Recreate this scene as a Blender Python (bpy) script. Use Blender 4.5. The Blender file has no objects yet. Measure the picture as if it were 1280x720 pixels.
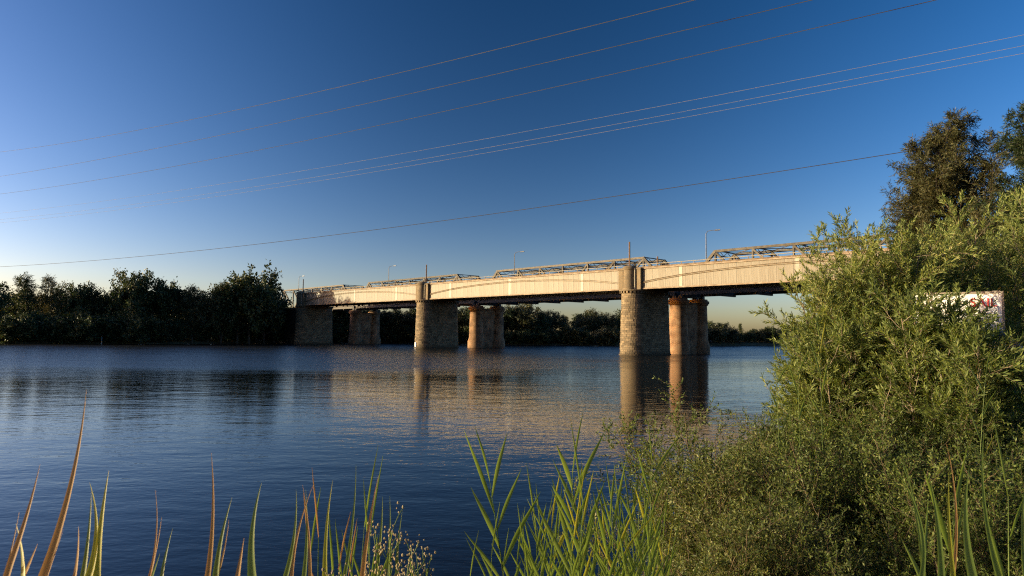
import bpy, math, random
import numpy as np
from mathutils import Matrix, Vector

scene = bpy.context.scene
COL = scene.collection
R = math.radians

# ------------------------------------------------------------------ camera
EYE = 3.46
FPX = 853.33                       # focal length in pixels of a 1280 px wide frame (24 mm on full frame)
PITCH = math.atan(57.6 / FPX)
ROLL = 0.009
cam_data = bpy.data.cameras.new("camera")
cam = bpy.data.objects.new("camera", cam_data)
COL.objects.link(cam)
cam_data.sensor_width = 36.0
cam_data.lens = 24.0
cam_data.clip_start = 0.05
cam_data.clip_end = 9000
cam_data.dof.use_dof = True
cam_data.dof.focus_distance = 60.0
cam_data.dof.aperture_fstop = 9.0
cam.matrix_world = (Matrix.Translation((0, 0, EYE)) @ Matrix.Rotation(R(90) + PITCH, 4, 'X')
                    @ Matrix.Rotation(ROLL, 4, 'Z'))
scene.camera = cam
CM = np.array(cam.matrix_world)[:3, :3]

# ------------------------------------------------------------------ sky, sun, exposure
SUN_AZ = R(-92)                    # measured from +Y towards +X
SUN_EL = R(6.8)
world = bpy.data.worlds.new("World")
scene.world = world
world.use_nodes = True
wn = world.node_tree
wn.nodes.clear()
sky = wn.nodes.new("ShaderNodeTexSky")
sky.sky_type = 'NISHITA'
sky.sun_disc = False
sky.sun_elevation = SUN_EL
sky.sun_rotation = SUN_AZ
sky.altitude = 0
sky.air_density = 0.68
sky.dust_density = 1.15
sky.ozone_density = 1.5
gam = wn.nodes.new("ShaderNodeGamma")
gam.inputs["Gamma"].default_value = 1.22
hsv = wn.nodes.new("ShaderNodeHueSaturation")
hsv.inputs["Hue"].default_value = 0.505
hsv.inputs["Saturation"].default_value = 1.27
bg = wn.nodes.new("ShaderNodeBackground")
SKY_STRENGTH = 0.15
wo = wn.nodes.new("ShaderNodeOutputWorld")
# skylight is polarised most at right angles to the sun; the photograph was taken through a polarising filter,
# so the whole sky is dimmed with its degree of polarisation
to_sun = Vector((math.sin(SUN_AZ) * math.cos(SUN_EL), math.cos(SUN_AZ) * math.cos(SUN_EL), math.sin(SUN_EL)))


def wmath(op, a, b=None):
    n = wn.nodes.new("ShaderNodeMath"); n.operation = op
    for i, v in enumerate((a, b)):
        if v is None: continue
        if isinstance(v, (int, float)): n.inputs[i].default_value = v
        else: wn.links.new(v, n.inputs[i])
    return n.outputs[0]


wtc = wn.nodes.new("ShaderNodeTexCoord")
wdot = wn.nodes.new("ShaderNodeVectorMath"); wdot.operation = 'DOT_PRODUCT'
wn.links.new(wtc.outputs["Generated"], wdot.inputs[0]); wdot.inputs[1].default_value = to_sun
c2 = wmath('POWER', wmath('ABSOLUTE', wdot.outputs["Value"]), 2.0)
dop = wmath('DIVIDE', wmath('SUBTRACT', 1.0, c2), wmath('ADD', 1.0, c2))
POLAR = 0.66
wsep = wn.nodes.new("ShaderNodeSeparateXYZ")
wn.links.new(wtc.outputs["Generated"], wsep.inputs[0])
hazy = wmath('POWER', 2.718, wmath('MULTIPLY', wmath('MAXIMUM', wsep.outputs[2], 0.0), -7.0))     # low haze depolarises the light near the horizon
pol = wmath('SUBTRACT', 1.0, wmath('MULTIPLY', wmath('MULTIPLY', dop, POLAR), wmath('SUBTRACT', 1.0, wmath('MULTIPLY', hazy, 0.42))))
wn.links.new(sky.outputs[0], gam.inputs["Color"])
wn.links.new(gam.outputs[0], hsv.inputs["Color"])
wbal = wn.nodes.new("ShaderNodeMix"); wbal.data_type = 'RGBA'; wbal.blend_type = 'MULTIPLY'
wbal.inputs[0].default_value = 1.0
wbal.inputs[7].default_value = (1.15, 0.90, 0.93, 1)      # white balance of the photograph
wn.links.new(hsv.outputs[0], wbal.inputs[6])
wn.links.new(wbal.outputs[2], bg.inputs[0])
wn.links.new(wmath('MULTIPLY', pol, SKY_STRENGTH), bg.inputs["Strength"])
wn.links.new(bg.outputs[0], wo.inputs[0])

sun_data = bpy.data.lights.new("sun", 'SUN')
sun_data.energy = 5.0
sun_data.angle = R(0.6)
sun_data.color = (1.0, 0.86, 0.55)
sun = bpy.data.objects.new("sun", sun_data)
COL.objects.link(sun)
sun.rotation_euler = to_sun.to_track_quat('Z', 'Y').to_euler()
sun.location = (-60, -20, 60)

vs = scene.view_settings
vs.view_transform = 'Standard'
vs.look = 'None'
vs.exposure = 0.94
vs.gamma = 1.0
scene.cycles.use_denoising = False
scene.cycles.filter_width = 1.15
scene.cycles.sample_clamp_indirect = 4.0
scene.cycles.max_bounces = 6
scene.cycles.diffuse_bounces = 3
scene.cycles.glossy_bounces = 3
scene.cycles.transmission_bounces = 4
scene.cycles.caustics_reflective = False
scene.cycles.caustics_refractive = False


# ------------------------------------------------------------------ pixel helpers (positions only)
def ray(x, y):
    d = CM @ np.array([(x - 640) / FPX, -(y - 360) / FPX, -1.0])
    return d


def at(x, y, depth):
    d = ray(x, y)
    return np.array([0, 0, EYE]) + d * (depth / d[1])


# ------------------------------------------------------------------ object helpers
def tag(o, label=None, cat=None, group=None, kind=None):
    if label: o["label"] = label
    if cat: o["category"] = cat
    if group: o["group"] = group
    if kind: o["kind"] = kind
    return o


def empty(name, loc=(0, 0, 0), rz=0.0):
    o = bpy.data.objects.new(name, None)
    o.empty_display_size = 0.3
    o.location = loc
    o.rotation_euler = (0, 0, rz)
    COL.objects.link(o)
    return o


def link(name, me, parent=None, loc=None, rz=None, scale=None):
    o = bpy.data.objects.new(name, me)
    COL.objects.link(o)
    if parent is not None:
        o.parent = parent
    if loc is not None: o.location = loc
    if rz is not None: o.rotation_euler = (0, 0, rz)
    if scale is not None: o.scale = scale
    return o


def copy_tree(o, parent=None):
    c = o.copy()
    COL.objects.link(c)
    c.parent = parent
    for ch in o.children:
        copy_tree(ch, c)
    return c


def np_mesh(name, V, F, mat, smooth=False, uv=None):
    """V (n,3) array, F (m,4) quads or (m,3) triangles."""
    V = np.asarray(V, dtype=np.float32)
    F = np.asarray(F, dtype=np.int32)
    me = bpy.data.meshes.new(name)
    k = F.shape[1]
    me.vertices.add(len(V))
    me.vertices.foreach_set("co", V.ravel())
    me.loops.add(F.size)
    me.loops.foreach_set("vertex_index", F.ravel())
    me.polygons.add(len(F))
    me.polygons.foreach_set("loop_start", np.arange(len(F), dtype=np.int32) * k)
    if smooth:
        me.polygons.foreach_set("use_smooth", np.ones(len(F), dtype=bool))
    if uv is not None:
        l = me.uv_layers.new(name="UVMap")
        l.data.foreach_set("uv", np.asarray(uv, dtype=np.float32).ravel())
    me.update()
    me.validate()
    if mat is not None:
        me.materials.append(mat)
    return me


class MB:
    """collects shapes for one mesh"""
    def __init__(self):
        self.v = []; self.f = []

    def add(self, vs_, fs_):
        b = len(self.v)
        self.v += [tuple(float(c) for c in p) for p in vs_]
        self.f += [tuple(i + b for i in f) for f in fs_]
        return self

    def box(self, lo, hi):
        x0, y0, z0 = lo; x1, y1, z1 = hi
        return self.add([(x0, y0, z0), (x1, y0, z0), (x1, y1, z0), (x0, y1, z0), (x0, y0, z1), (x1, y0, z1), (x1, y1, z1), (x0, y1, z1)],
                        [(0, 3, 2, 1), (4, 5, 6, 7), (0, 1, 5, 4), (1, 2, 6, 5), (2, 3, 7, 6), (3, 0, 4, 7)])

    def bar(self, p, q, w, h, up=(0, 0, 1)):
        p = Vector(p); q = Vector(q)
        t = (q - p).normalized()
        s = t.cross(Vector(up))
        if s.length < 1e-4: s = t.cross(Vector((0, 1, 0)))
        s.normalize()
        n = s.cross(t).normalized()
        s = s * (w / 2); n = n * (h / 2)
        return self.add([p - s - n, p + s - n, p + s + n, p - s + n, q - s - n, q + s - n, q + s + n, q - s + n],
                        [(0, 1, 2, 3)[::-1], (4, 5, 6, 7), (0, 1, 5, 4), (1, 2, 6, 5), (2, 3, 7, 6), (3, 0, 4, 7)])

    def tube(self, pts, r, n=8, cap=True):
        pts = [Vector(p) for p in pts]
        rs = r if isinstance(r, (list, tuple)) else [r] * len(pts)
        rings = []
        prev = None
        for i, p in enumerate(pts):
            a = pts[max(i - 1, 0)]; b = pts[min(i + 1, len(pts) - 1)]
            t = (b - a).normalized()
            s = prev if prev is not None else (t.cross(Vector((0, 0, 1))) if abs(t.z) < .95 else t.cross(Vector((0, 1, 0))))
            s = (s - t * s.dot(t)).normalized(); prev = s
            q = t.cross(s)
            rings.append([p + (s * math.cos(2 * math.pi * k / n) + q * math.sin(2 * math.pi * k / n)) * rs[i] for k in range(n)])
        vs_ = [v for rg in rings for v in rg]
        fs_ = []
        for i in range(len(pts) - 1):
            for k in range(n):
                fs_.append((i * n + k, i * n + (k + 1) % n, (i + 1) * n + (k + 1) % n, (i + 1) * n + k))
        if cap:
            fs_.append(tuple(range(n))[::-1]); fs_.append(tuple((len(pts) - 1) * n + k for k in range(n)))
        return self.add(vs_, fs_)

    def lathe(self, prof, c=(0, 0), n=20):
        vs_ = []
        for z, r in prof:
            vs_ += [(c[0] + r * math.cos(2 * math.pi * k / n), c[1] + r * math.sin(2 * math.pi * k / n), z) for k in range(n)]
        fs_ = []
        for i in range(len(prof) - 1):
            for k in range(n):
                fs_.append((i * n + k, i * n + (k + 1) % n, (i + 1) * n + (k + 1) % n, (i + 1) * n + k))
        fs_.append(tuple(range(n))[::-1]); fs_.append(tuple((len(prof) - 1) * n + k for k in range(n)))
        return self.add(vs_, fs_)

    def mesh(self, name, mat, smooth_angle=None):
        me = bpy.data.meshes.new(name)
        me.from_pydata(self.v, [], self.f)
        me.update()
        if smooth_angle is not None:
            me.polygons.foreach_set("use_smooth", np.ones(len(me.polygons), dtype=bool))
            me.set_sharp_from_angle(angle=R(smooth_angle))
        me.materials.append(mat)
        return me

    def build(self, name, mat, parent=None, smooth_angle=None, **k):
        return link(name, self.mesh(name, mat, smooth_angle), parent, **k)


# ------------------------------------------------------------------ materials
def new_mat(name):
    m = bpy.data.materials.new(name)
    m.use_nodes = True
    nt = m.node_tree
    nt.nodes.clear()
    out = nt.nodes.new("ShaderNodeOutputMaterial")
    return m, nt, out


def N(nt, t, **kw):
    n = nt.nodes.new(t)
    for k, v in kw.items():
        if k in n.inputs: n.inputs[k].default_value = v
        else: setattr(n, k, v)
    return n


def ramp(nt, stops, interp='LINEAR'):
    r = nt.nodes.new("ShaderNodeValToRGB")
    r.color_ramp.interpolation = interp
    e = r.color_ramp.elements
    while len(e) < len(stops): e.new(0.5)
    for i, (p, c) in enumerate(stops):
        e[i].position = p
        e[i].color = (c[0], c[1], c[2], 1)
    return r


def leaf_mat(name, stops, trans=0.35, rough=0.55, tcol=(1.25, 1.2, 0.6), spec=0.3):
    """leaf colour varies from leaf to leaf, with light coming through the blade"""
    m, nt, out = new_mat(name)
    geo = N(nt, "ShaderNodeNewGeometry")
    oi = N(nt, "ShaderNodeObjectInfo")
    tc = N(nt, "ShaderNodeTexCoord")
    nz = N(nt, "ShaderNodeTexNoise", Scale=0.9, Detail=2.0)
    nt.links.new(tc.outputs["Object"], nz.inputs["Vector"])
    a = N(nt, "ShaderNodeMath", operation='MULTIPLY_ADD')
    nt.links.new(geo.outputs["Random Per Island"], a.inputs[0]); a.inputs[1].default_value = 0.6
    b = N(nt, "ShaderNodeMath", operation='MULTIPLY_ADD')
    nt.links.new(nz.outputs["Fac"], b.inputs[0]); b.inputs[1].default_value = 0.5
    c = N(nt, "ShaderNodeMath", operation='MULTIPLY_ADD')
    nt.links.new(oi.outputs["Random"], c.inputs[0]); c.inputs[1].default_value = 0.2; c.inputs[2].default_value = -0.15
    nt.links.new(c.outputs[0], b.inputs[2])
    nt.links.new(b.outputs[0], a.inputs[2])
    r = ramp(nt, stops)
    nt.links.new(a.outputs[0], r.inputs[0])
    p = N(nt, "ShaderNodeBsdfPrincipled", Roughness=rough)
    p.inputs["Specular IOR Level"].default_value = spec
    nt.links.new(r.outputs[0], p.inputs["Base Color"])
    t = N(nt, "ShaderNodeBsdfTranslucent")
    mul = N(nt, "ShaderNodeMix", data_type='RGBA', blend_type='MULTIPLY')
    mul.inputs[0].default_value = 1.0
    nt.links.new(r.outputs[0], mul.inputs[6]); mul.inputs[7].default_value = (*tcol, 1)
    nt.links.new(mul.outputs[2], t.inputs["Color"])
    mx = N(nt, "ShaderNodeMixShader"); mx.inputs[0].default_value = trans
    nt.links.new(p.outputs[0], mx.inputs[1]); nt.links.new(t.outputs[0], mx.inputs[2])
    nt.links.new(mx.outputs[0], out.inputs[0])
    return m


def plain_mat(name, stops, scale=3.0, rough=0.7, bump=0.0, bscale=None, stretch=(1, 1, 1), metallic=0.0, detail=6.0, rand=0.0, coords="Object"):
    """mottled surface colour from stretched noise, with optional relief and object to object variation"""
    m, nt, out = new_mat(name)
    tc = N(nt, "ShaderNodeTexCoord")
    mp = N(nt, "ShaderNodeMapping")
    mp.inputs["Scale"].default_value = stretch
    nt.links.new(tc.outputs[coords], mp.inputs[0])
    nz = N(nt, "ShaderNodeTexNoise", Scale=scale, Detail=detail, Roughness=0.6)
    nt.links.new(mp.outputs[0], nz.inputs["Vector"])
    fac = nz.outputs["Fac"]
    if rand:
        oi = N(nt, "ShaderNodeObjectInfo")
        a = N(nt, "ShaderNodeMath", operation='MULTIPLY_ADD')
        nt.links.new(oi.outputs["Random"], a.inputs[0]); a.inputs[1].default_value = rand
        s = N(nt, "ShaderNodeMath", operation='SUBTRACT')
        nt.links.new(fac, s.inputs[0]); s.inputs[1].default_value = rand / 2
        nt.links.new(s.outputs[0], a.inputs[2])
        fac = a.outputs[0]
    r = ramp(nt, stops)
    nt.links.new(fac, r.inputs[0])
    p = N(nt, "ShaderNodeBsdfPrincipled", Roughness=rough, Metallic=metallic)
    p.inputs["Specular IOR Level"].default_value = 0.3
    nt.links.new(r.outputs[0], p.inputs["Base Color"])
    if bump:
        n2 = N(nt, "ShaderNodeTexNoise", Scale=bscale or scale * 6, Detail=6.0)
        nt.links.new(mp.outputs[0], n2.inputs["Vector"])
        bp = N(nt, "ShaderNodeBump", Strength=0.8, Distance=bump)
        nt.links.new(n2.outputs["Fac"], bp.inputs["Height"])
        nt.links.new(bp.outputs[0], p.inputs["Normal"])
    nt.links.new(p.outputs[0], out.inputs[0])
    return m


def stone_mat():
    m, nt, out = new_mat("pier_sandstone")
    geo = N(nt, "ShaderNodeNewGeometry")
    tc = N(nt, "ShaderNodeTexCoord")
    nz = N(nt, "ShaderNodeTexNoise", Scale=0.55, Detail=8.0, Roughness=0.65)
    nt.links.new(tc.outputs["Object"], nz.inputs["Vector"])
    a = N(nt, "ShaderNodeMath", operation='MULTIPLY_ADD')
    nt.links.new(geo.outputs["Random Per Island"], a.inputs[0]); a.inputs[1].default_value = 0.45
    s = N(nt, "ShaderNodeMath", operation='MULTIPLY_ADD')
    nt.links.new(nz.outputs["Fac"], s.inputs[0]); s.inputs[1].default_value = 0.9; s.inputs[2].default_value = -0.2
    nt.links.new(s.outputs[0], a.inputs[2])
    r = ramp(nt, [(0.05, (0.066, 0.052, 0.034)), (0.35, (0.135, 0.106, 0.068)), (0.65, (0.215, 0.165, 0.102)), (0.95, (0.30, 0.225, 0.135))])
    nt.links.new(a.outputs[0], r.inputs[0])
    p = N(nt, "ShaderNodeBsdfPrincipled", Roughness=0.9)
    p.inputs["Specular IOR Level"].default_value = 0.2
    # tide mark: dark damp growth near the water line
    sep = N(nt, "ShaderNodeSeparateXYZ")
    nt.links.new(tc.outputs["Object"], sep.inputs[0])
    mr = N(nt, "ShaderNodeMapRange")
    mr.inputs["From Min"].default_value = 0.15; mr.inputs["From Max"].default_value = 0.9
    mr.inputs["To Min"].default_value = 0.45; mr.inputs["To Max"].default_value = 1.0
    nt.links.new(sep.outputs[2], mr.inputs[0])
    mul = N(nt, "ShaderNodeMix", data_type='RGBA', blend_type='MULTIPLY'); mul.inputs[0].default_value = 1.0
    nt.links.new(r.outputs[0], mul.inputs[6]); nt.links.new(mr.outputs[0], mul.inputs[7])
    nt.links.new(mul.outputs[2], p.inputs["Base Color"])
    n2 = N(nt, "ShaderNodeTexNoise", Scale=5.0, Detail=8.0)
    nt.links.new(tc.outputs["Object"], n2.inputs["Vector"])
    bp = N(nt, "ShaderNodeBump", Strength=0.9, Distance=0.06)
    nt.links.new(n2.outputs["Fac"], bp.inputs["Height"])
    nt.links.new(bp.outputs[0], p.inputs["Normal"])
    nt.links.new(p.outputs[0], out.inputs[0])
    return m


def brick_mat():
    m, nt, out = new_mat("rail_pier_brick")
    uv = N(nt, "ShaderNodeUVMap")
    br = N(nt, "ShaderNodeTexBrick")
    br.inputs["Scale"].default_value = 1.0
    br.inputs["Brick Width"].default_value = 0.62
    br.inputs["Row Height"].default_value = 0.21
    br.inputs["Mortar Size"].default_value = 0.03
    br.inputs["Color1"].default_value = (0.29, 0.155, 0.078, 1)
    br.inputs["Color2"].default_value = (0.21, 0.108, 0.056, 1)
    br.inputs["Mortar"].default_value = (0.26, 0.19, 0.13, 1)
    nt.links.new(uv.outputs[0], br.inputs["Vector"])
    tc = N(nt, "ShaderNodeTexCoord")
    nz = N(nt, "ShaderNodeTexNoise", Scale=0.7, Detail=7.0)
    nt.links.new(tc.outputs["Object"], nz.inputs["Vector"])
    r = ramp(nt, [(0.32, (0.42, 0.42, 0.42)), (0.5, (0.9, 0.88, 0.86)), (0.68, (1.3, 1.3, 1.25))])
    nt.links.new(nz.outputs["Fac"], r.inputs[0])
    mul = N(nt, "ShaderNodeMix", data_type='RGBA', blend_type='MULTIPLY'); mul.inputs[0].default_value = 1.0
    nt.links.new(br.outputs["Color"], mul.inputs[6]); nt.links.new(r.outputs[0], mul.inputs[7])
    p = N(nt, "ShaderNodeBsdfPrincipled", Roughness=0.9)
    p.inputs["Specular IOR Level"].default_value = 0.2
    nt.links.new(mul.outputs[2], p.inputs["Base Color"])
    bp = N(nt, "ShaderNodeBump", Strength=0.6, Distance=0.02)
    nt.links.new(br.outputs["Fac"], bp.inputs["Height"]); bp.invert = True
    nt.links.new(bp.outputs[0], p.inputs["Normal"])
    nt.links.new(p.outputs[0], out.inputs[0])
    return m


def water_mat():
    m, nt, out = new_mat("river_water")
    tc = N(nt, "ShaderNodeTexCoord")

    def noise(scale, stretch, detail, rot=0.0, rough=0.55):
        mp = N(nt, "ShaderNodeMapping")
        mp.inputs["Scale"].default_value = stretch
        mp.inputs["Rotation"].default_value = (0, 0, rot)
        nt.links.new(tc.outputs["Object"], mp.inputs[0])
        z = N(nt, "ShaderNodeTexNoise", Scale=scale, Detail=detail, Roughness=rough)
        nt.links.new(mp.outputs[0], z.inputs["Vector"])
        return z.outputs["Fac"]

    def mul(a, b):
        n = N(nt, "ShaderNodeMath", operation='MULTIPLY')
        for i, v in enumerate((a, b)):
            if isinstance(v, (int, float)): n.inputs[i].default_value = v
            else: nt.links.new(v, n.inputs[i])
        return n.outputs[0]

    def add(a, b):
        n = N(nt, "ShaderNodeMath", operation='ADD')
        for i, v in enumerate((a, b)):
            if isinstance(v, (int, float)): n.inputs[i].default_value = v
            else: nt.links.new(v, n.inputs[i])
        return n.outputs[0]

    swell = noise(0.5, (0.45, 1.0, 1), 2.0, rot=R(10))
    ripple = noise(1.9, (0.5, 1.0, 1), 3.0, rot=R(-14))
    fine = noise(7.0, (0.6, 1.0, 1), 2.0, rot=R(18))
    # slow lanes of livelier and quieter ripples drawn out along the stream
    lane = noise(0.05, (0.35, 1.7, 1), 3.0, rot=R(8))
    # the wind ruffles the far side of the river with ripples too small to see singly; the near side lies in the lee
    sep = N(nt, "ShaderNodeSeparateXYZ")
    nt.links.new(tc.outputs["Object"], sep.inputs[0])
    xn = N(nt, "ShaderNodeMath", operation='MINIMUM'); nt.links.new(sep.outputs[0], xn.inputs[0]); xn.inputs[1].default_value = 0.0
    xp = N(nt, "ShaderNodeMath", operation='MAXIMUM'); nt.links.new(sep.outputs[0], xp.inputs[0]); xp.inputs[1].default_value = 0.0
    lee = add(add(mul(xn.outputs[0], -0.30), mul(xp.outputs[0], -0.95)), -60.0)
    patch = mul(add(noise(0.035, (0.4, 1.5, 1), 3.0), -0.5), 55.0)
    ruf = N(nt, "ShaderNodeMapRange", interpolation_type='SMOOTHSTEP')
    ruf.inputs["From Min"].default_value = -8; ruf.inputs["From Max"].default_value = 26
    nt.links.new(add(add(sep.outputs[1], lee), patch), ruf.inputs[0])
    wind = add(add(mul(lane, 1.1), 0.1), mul(ruf.outputs[0], 2.6))
    h = add(mul(swell, 0.024), mul(wind, add(mul(ripple, 0.022), mul(fine, 0.0065))))
    bp = N(nt, "ShaderNodeBump", Strength=1.0, Distance=1.0)
    nt.links.new(h, bp.inputs["Height"])
    p = N(nt, "ShaderNodeBsdfPrincipled", Roughness=0.03, IOR=1.32)
    grain = noise(0.22, (0.3, 1.6, 1), 4.0, rough=0.7)
    nt.links.new(add(mul(ruf.outputs[0], add(mul(grain, 0.55), -0.07)), 0.05), p.inputs["Roughness"])
    p.inputs["Base Color"].default_value = (0.005, 0.006, 0.006, 1)
    p.inputs["Specular IOR Level"].default_value = 0.5
    nt.links.new(bp.outputs[0], p.inputs["Normal"])
    nt.links.new(p.outputs[0], out.inputs[0])
    return m


M = {}
M["water"] = water_mat()
M["earth"] = plain_mat("bank_earth", [(0.3, (0.035, 0.03, 0.018)), (0.5, (0.07, 0.065, 0.03)), (0.7, (0.10, 0.085, 0.045))], scale=0.7, rough=0.95, bump=0.05, bscale=4, detail=8)
M["stone"] = stone_mat()
M["stone_core"] = plain_mat("pier_mortar", [(0.3, (0.05, 0.042, 0.032)), (0.7, (0.09, 0.075, 0.055))], scale=1.5, rough=0.95)
M["brick"] = brick_mat()
M["paint"] = plain_mat("cream_paint", [(0.30, (0.080, 0.058, 0.034)), (0.44, (0.145, 0.12, 0.082)), (0.56, (0.188, 0.165, 0.122)), (0.75, (0.222, 0.20, 0.154))], scale=1.1, rough=0.55, stretch=(1, 1, 0.16), rand=0.09, detail=8)
M["paint_pale"] = plain_mat("pale_paint", [(0.3, (0.24, 0.215, 0.165)), (0.7, (0.30, 0.275, 0.22))], scale=2, rough=0.5, stretch=(1, 1, 0.3))
M["flange"] = plain_mat("weathered_flange_paint", [(0.3, (0.13, 0.09, 0.055)), (0.5, (0.22, 0.165, 0.11)), (0.7, (0.31, 0.25, 0.18))], scale=1.2, rough=0.7, detail=8)
M["rib"] = plain_mat("stained_rib_paint", [(0.3, (0.07, 0.045, 0.025)), (0.5, (0.14, 0.10, 0.06)), (0.7, (0.24, 0.19, 0.13))], scale=1.3, rough=0.8, detail=8)
M["iron_dark"] = plain_mat("dark_ironwork", [(0.3, (0.035, 0.03, 0.028)), (0.7, (0.075, 0.065, 0.055))], scale=2, rough=0.7)
M["truss"] = plain_mat("truss_steel_paint", [(0.3, (0.04, 0.033, 0.025)), (0.5, (0.075, 0.065, 0.05)), (0.7, (0.115, 0.10, 0.08))], scale=1.5, rough=0.7, rand=0.2, detail=8)
M["concrete"] = plain_mat("deck_concrete", [(0.3, (0.17, 0.16, 0.14)), (0.7, (0.30, 0.28, 0.25))], scale=1.0, rough=0.9)
M["asphalt"] = plain_mat("asphalt", [(0.3, (0.04, 0.04, 0.04)), (0.7, (0.06, 0.06, 0.06))], scale=3, rough=0.9)
M["galv"] = plain_mat("galvanised_steel", [(0.3, (0.12, 0.12, 0.12)), (0.7, (0.19, 0.19, 0.185))], scale=3, rough=0.45, metallic=0.3)
M["rust_pole"] = plain_mat("rusted_steel", [(0.3, (0.10, 0.06, 0.04)), (0.7, (0.19, 0.12, 0.08))], scale=3, rough=0.8)
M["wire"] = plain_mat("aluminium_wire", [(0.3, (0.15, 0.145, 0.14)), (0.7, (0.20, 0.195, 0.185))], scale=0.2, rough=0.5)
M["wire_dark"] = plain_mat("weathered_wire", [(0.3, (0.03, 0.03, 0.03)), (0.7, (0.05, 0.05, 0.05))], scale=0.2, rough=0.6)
M["white"] = plain_mat("white_board_paint", [(0.3, (0.68, 0.66, 0.62)), (0.6, (0.80, 0.79, 0.76))], scale=2, rough=0.45, stretch=(1, 1, 0.3))
M["red"] = plain_mat("red_lettering", [(0.3, (0.55, 0.03, 0.03)), (0.7, (0.66, 0.05, 0.04))], scale=5, rough=0.5)
M["blue_rail"] = plain_mat("dark_blue_rail_paint", [(0.3, (0.025, 0.04, 0.075)), (0.7, (0.045, 0.065, 0.11))], scale=4, rough=0.4)
M["timber"] = plain_mat("grey_timber", [(0.3, (0.16, 0.13, 0.10)), (0.7, (0.30, 0.26, 0.21))], scale=2, rough=0.85, stretch=(4, 4, 0.5))
M["bark"] = plain_mat("dark_bark", [(0.3, (0.035, 0.028, 0.02)), (0.7, (0.09, 0.07, 0.05))], scale=4, rough=0.95, bump=0.02, stretch=(1, 1, 0.3))
M["bark_pale"] = plain_mat("pale_bark", [(0.3, (0.12, 0.095, 0.065)), (0.7, (0.26, 0.21, 0.15))], scale=4, rough=0.9, bump=0.01, stretch=(1, 1, 0.3))
M["stem"] = plain_mat("brown_stems", [(0.3, (0.06, 0.045, 0.025)), (0.7, (0.13, 0.10, 0.055))], scale=6, rough=0.9)
M["leaf_far"] = leaf_mat("far_tree_leaves", [(0.1, (0.018, 0.030, 0.012)), (0.45, (0.040, 0.058, 0.020)), (0.75, (0.070, 0.085, 0.028)), (1.0, (0.10, 0.10, 0.035))], trans=0.2)
M["leaf_far_olive"] = leaf_mat("far_olive_leaves", [(0.1, (0.030, 0.036, 0.016)), (0.45, (0.062, 0.066, 0.026)), (0.75, (0.10, 0.095, 0.038)), (1.0, (0.13, 0.12, 0.05))], trans=0.2)
M["leaf_oak"] = leaf_mat("she_oak_needles", [(0.1, (0.022, 0.027, 0.010)), (0.45, (0.050, 0.055, 0.019)), (0.75, (0.085, 0.084, 0.029)), (1.0, (0.135, 0.108, 0.042))], trans=0.25, tcol=(1.2, 1.0, .6))
M["leaf_dark"] = leaf_mat("dark_green_needles", [(0.1, (0.014, 0.026, 0.012)), (0.45, (0.030, 0.050, 0.020)), (0.75, (0.050, 0.074, 0.026)), (1.0, (0.07, 0.09, 0.035))], trans=0.25)
M["leaf_brush"] = leaf_mat("bottlebrush_leaves", [(0.05, (0.038, 0.060, 0.016)), (0.4, (0.108, 0.150, 0.038)), (0.75, (0.225, 0.262, 0.075)), (1.0, (0.39, 0.37, 0.155))], trans=0.45)
M["leaf_shrub"] = leaf_mat("small_shrub_leaves", [(0.1, (0.022, 0.040, 0.009)), (0.45, (0.066, 0.102, 0.020)), (0.75, (0.135, 0.172, 0.036)), (1.0, (0.24, 0.23, 0.06))], trans=0.38)
M["leaf_shrub_dry"] = leaf_mat("small_seeding_shrub_leaves", [(0.1, (0.026, 0.040, 0.011)), (0.45, (0.068, 0.096, 0.022)), (0.75, (0.138, 0.160, 0.042)), (1.0, (0.29, 0.26, 0.11))], trans=0.35)
M["leaf_gold"] = leaf_mat("dry_golden_leaves", [(0.1, (0.10, 0.075, 0.03)), (0.5, (0.19, 0.14, 0.055)), (1.0, (0.28, 0.20, 0.09))], trans=0.3)
M["reed"] = leaf_mat("green_reed_leaf", [(0.1, (0.10, 0.165, 0.034)), (0.5, (0.165, 0.235, 0.055)), (1.0, (0.25, 0.29, 0.085))], trans=0.5, rough=0.45, spec=0.4)
M["reed_yellow"] = leaf_mat("yellow_green_reed_leaf", [(0.1, (0.28, 0.31, 0.035)), (0.5, (0.38, 0.37, 0.05)), (1.0, (0.46, 0.40, 0.08))], trans=0.5, rough=0.45, spec=0.4)
M["reed_dry"] = leaf_mat("dry_reed_leaf", [(0.1, (0.33, 0.18, 0.06)), (0.5, (0.45, 0.26, 0.095)), (1.0, (0.54, 0.35, 0.15))], trans=0.45, tcol=(1.1, 1.0, .8), rough=0.6)
M["seed"] = plain_mat("fluffy_seed_heads", [(0.3, (0.20, 0.16, 0.085)), (0.7, (0.34, 0.28, 0.17))], scale=60, rough=0.95, bump=0.003)

# ------------------------------------------------------------------ terrain and river
NEAR_BANK = [(-900, -860), (-400, -380), (-60, -38), (-25, -6), (-12, 2.5), (-6, 5.0), (-2, 6.0), (0.6, 7.2), (2.0, 9.6), (3.6, 14), (7.0, 22), (20, 38), (45, 63), (66, 83),
             (110, 128), (170, 196), (300, 330), (900, 940)]
FAR_BANK = [(900, 1060), (300, 425), (155, 285), (90, 252), (36, 226), (0, 220), (-26, 232), (-48, 236), (-68, 224), (-75, 206), (-83, 192), (-95, 178), (-127, 167), (-215, 120), (-420, -60), (-1000, -640)]
POLY = np.array(NEAR_BANK + FAR_BANK, float)


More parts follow.
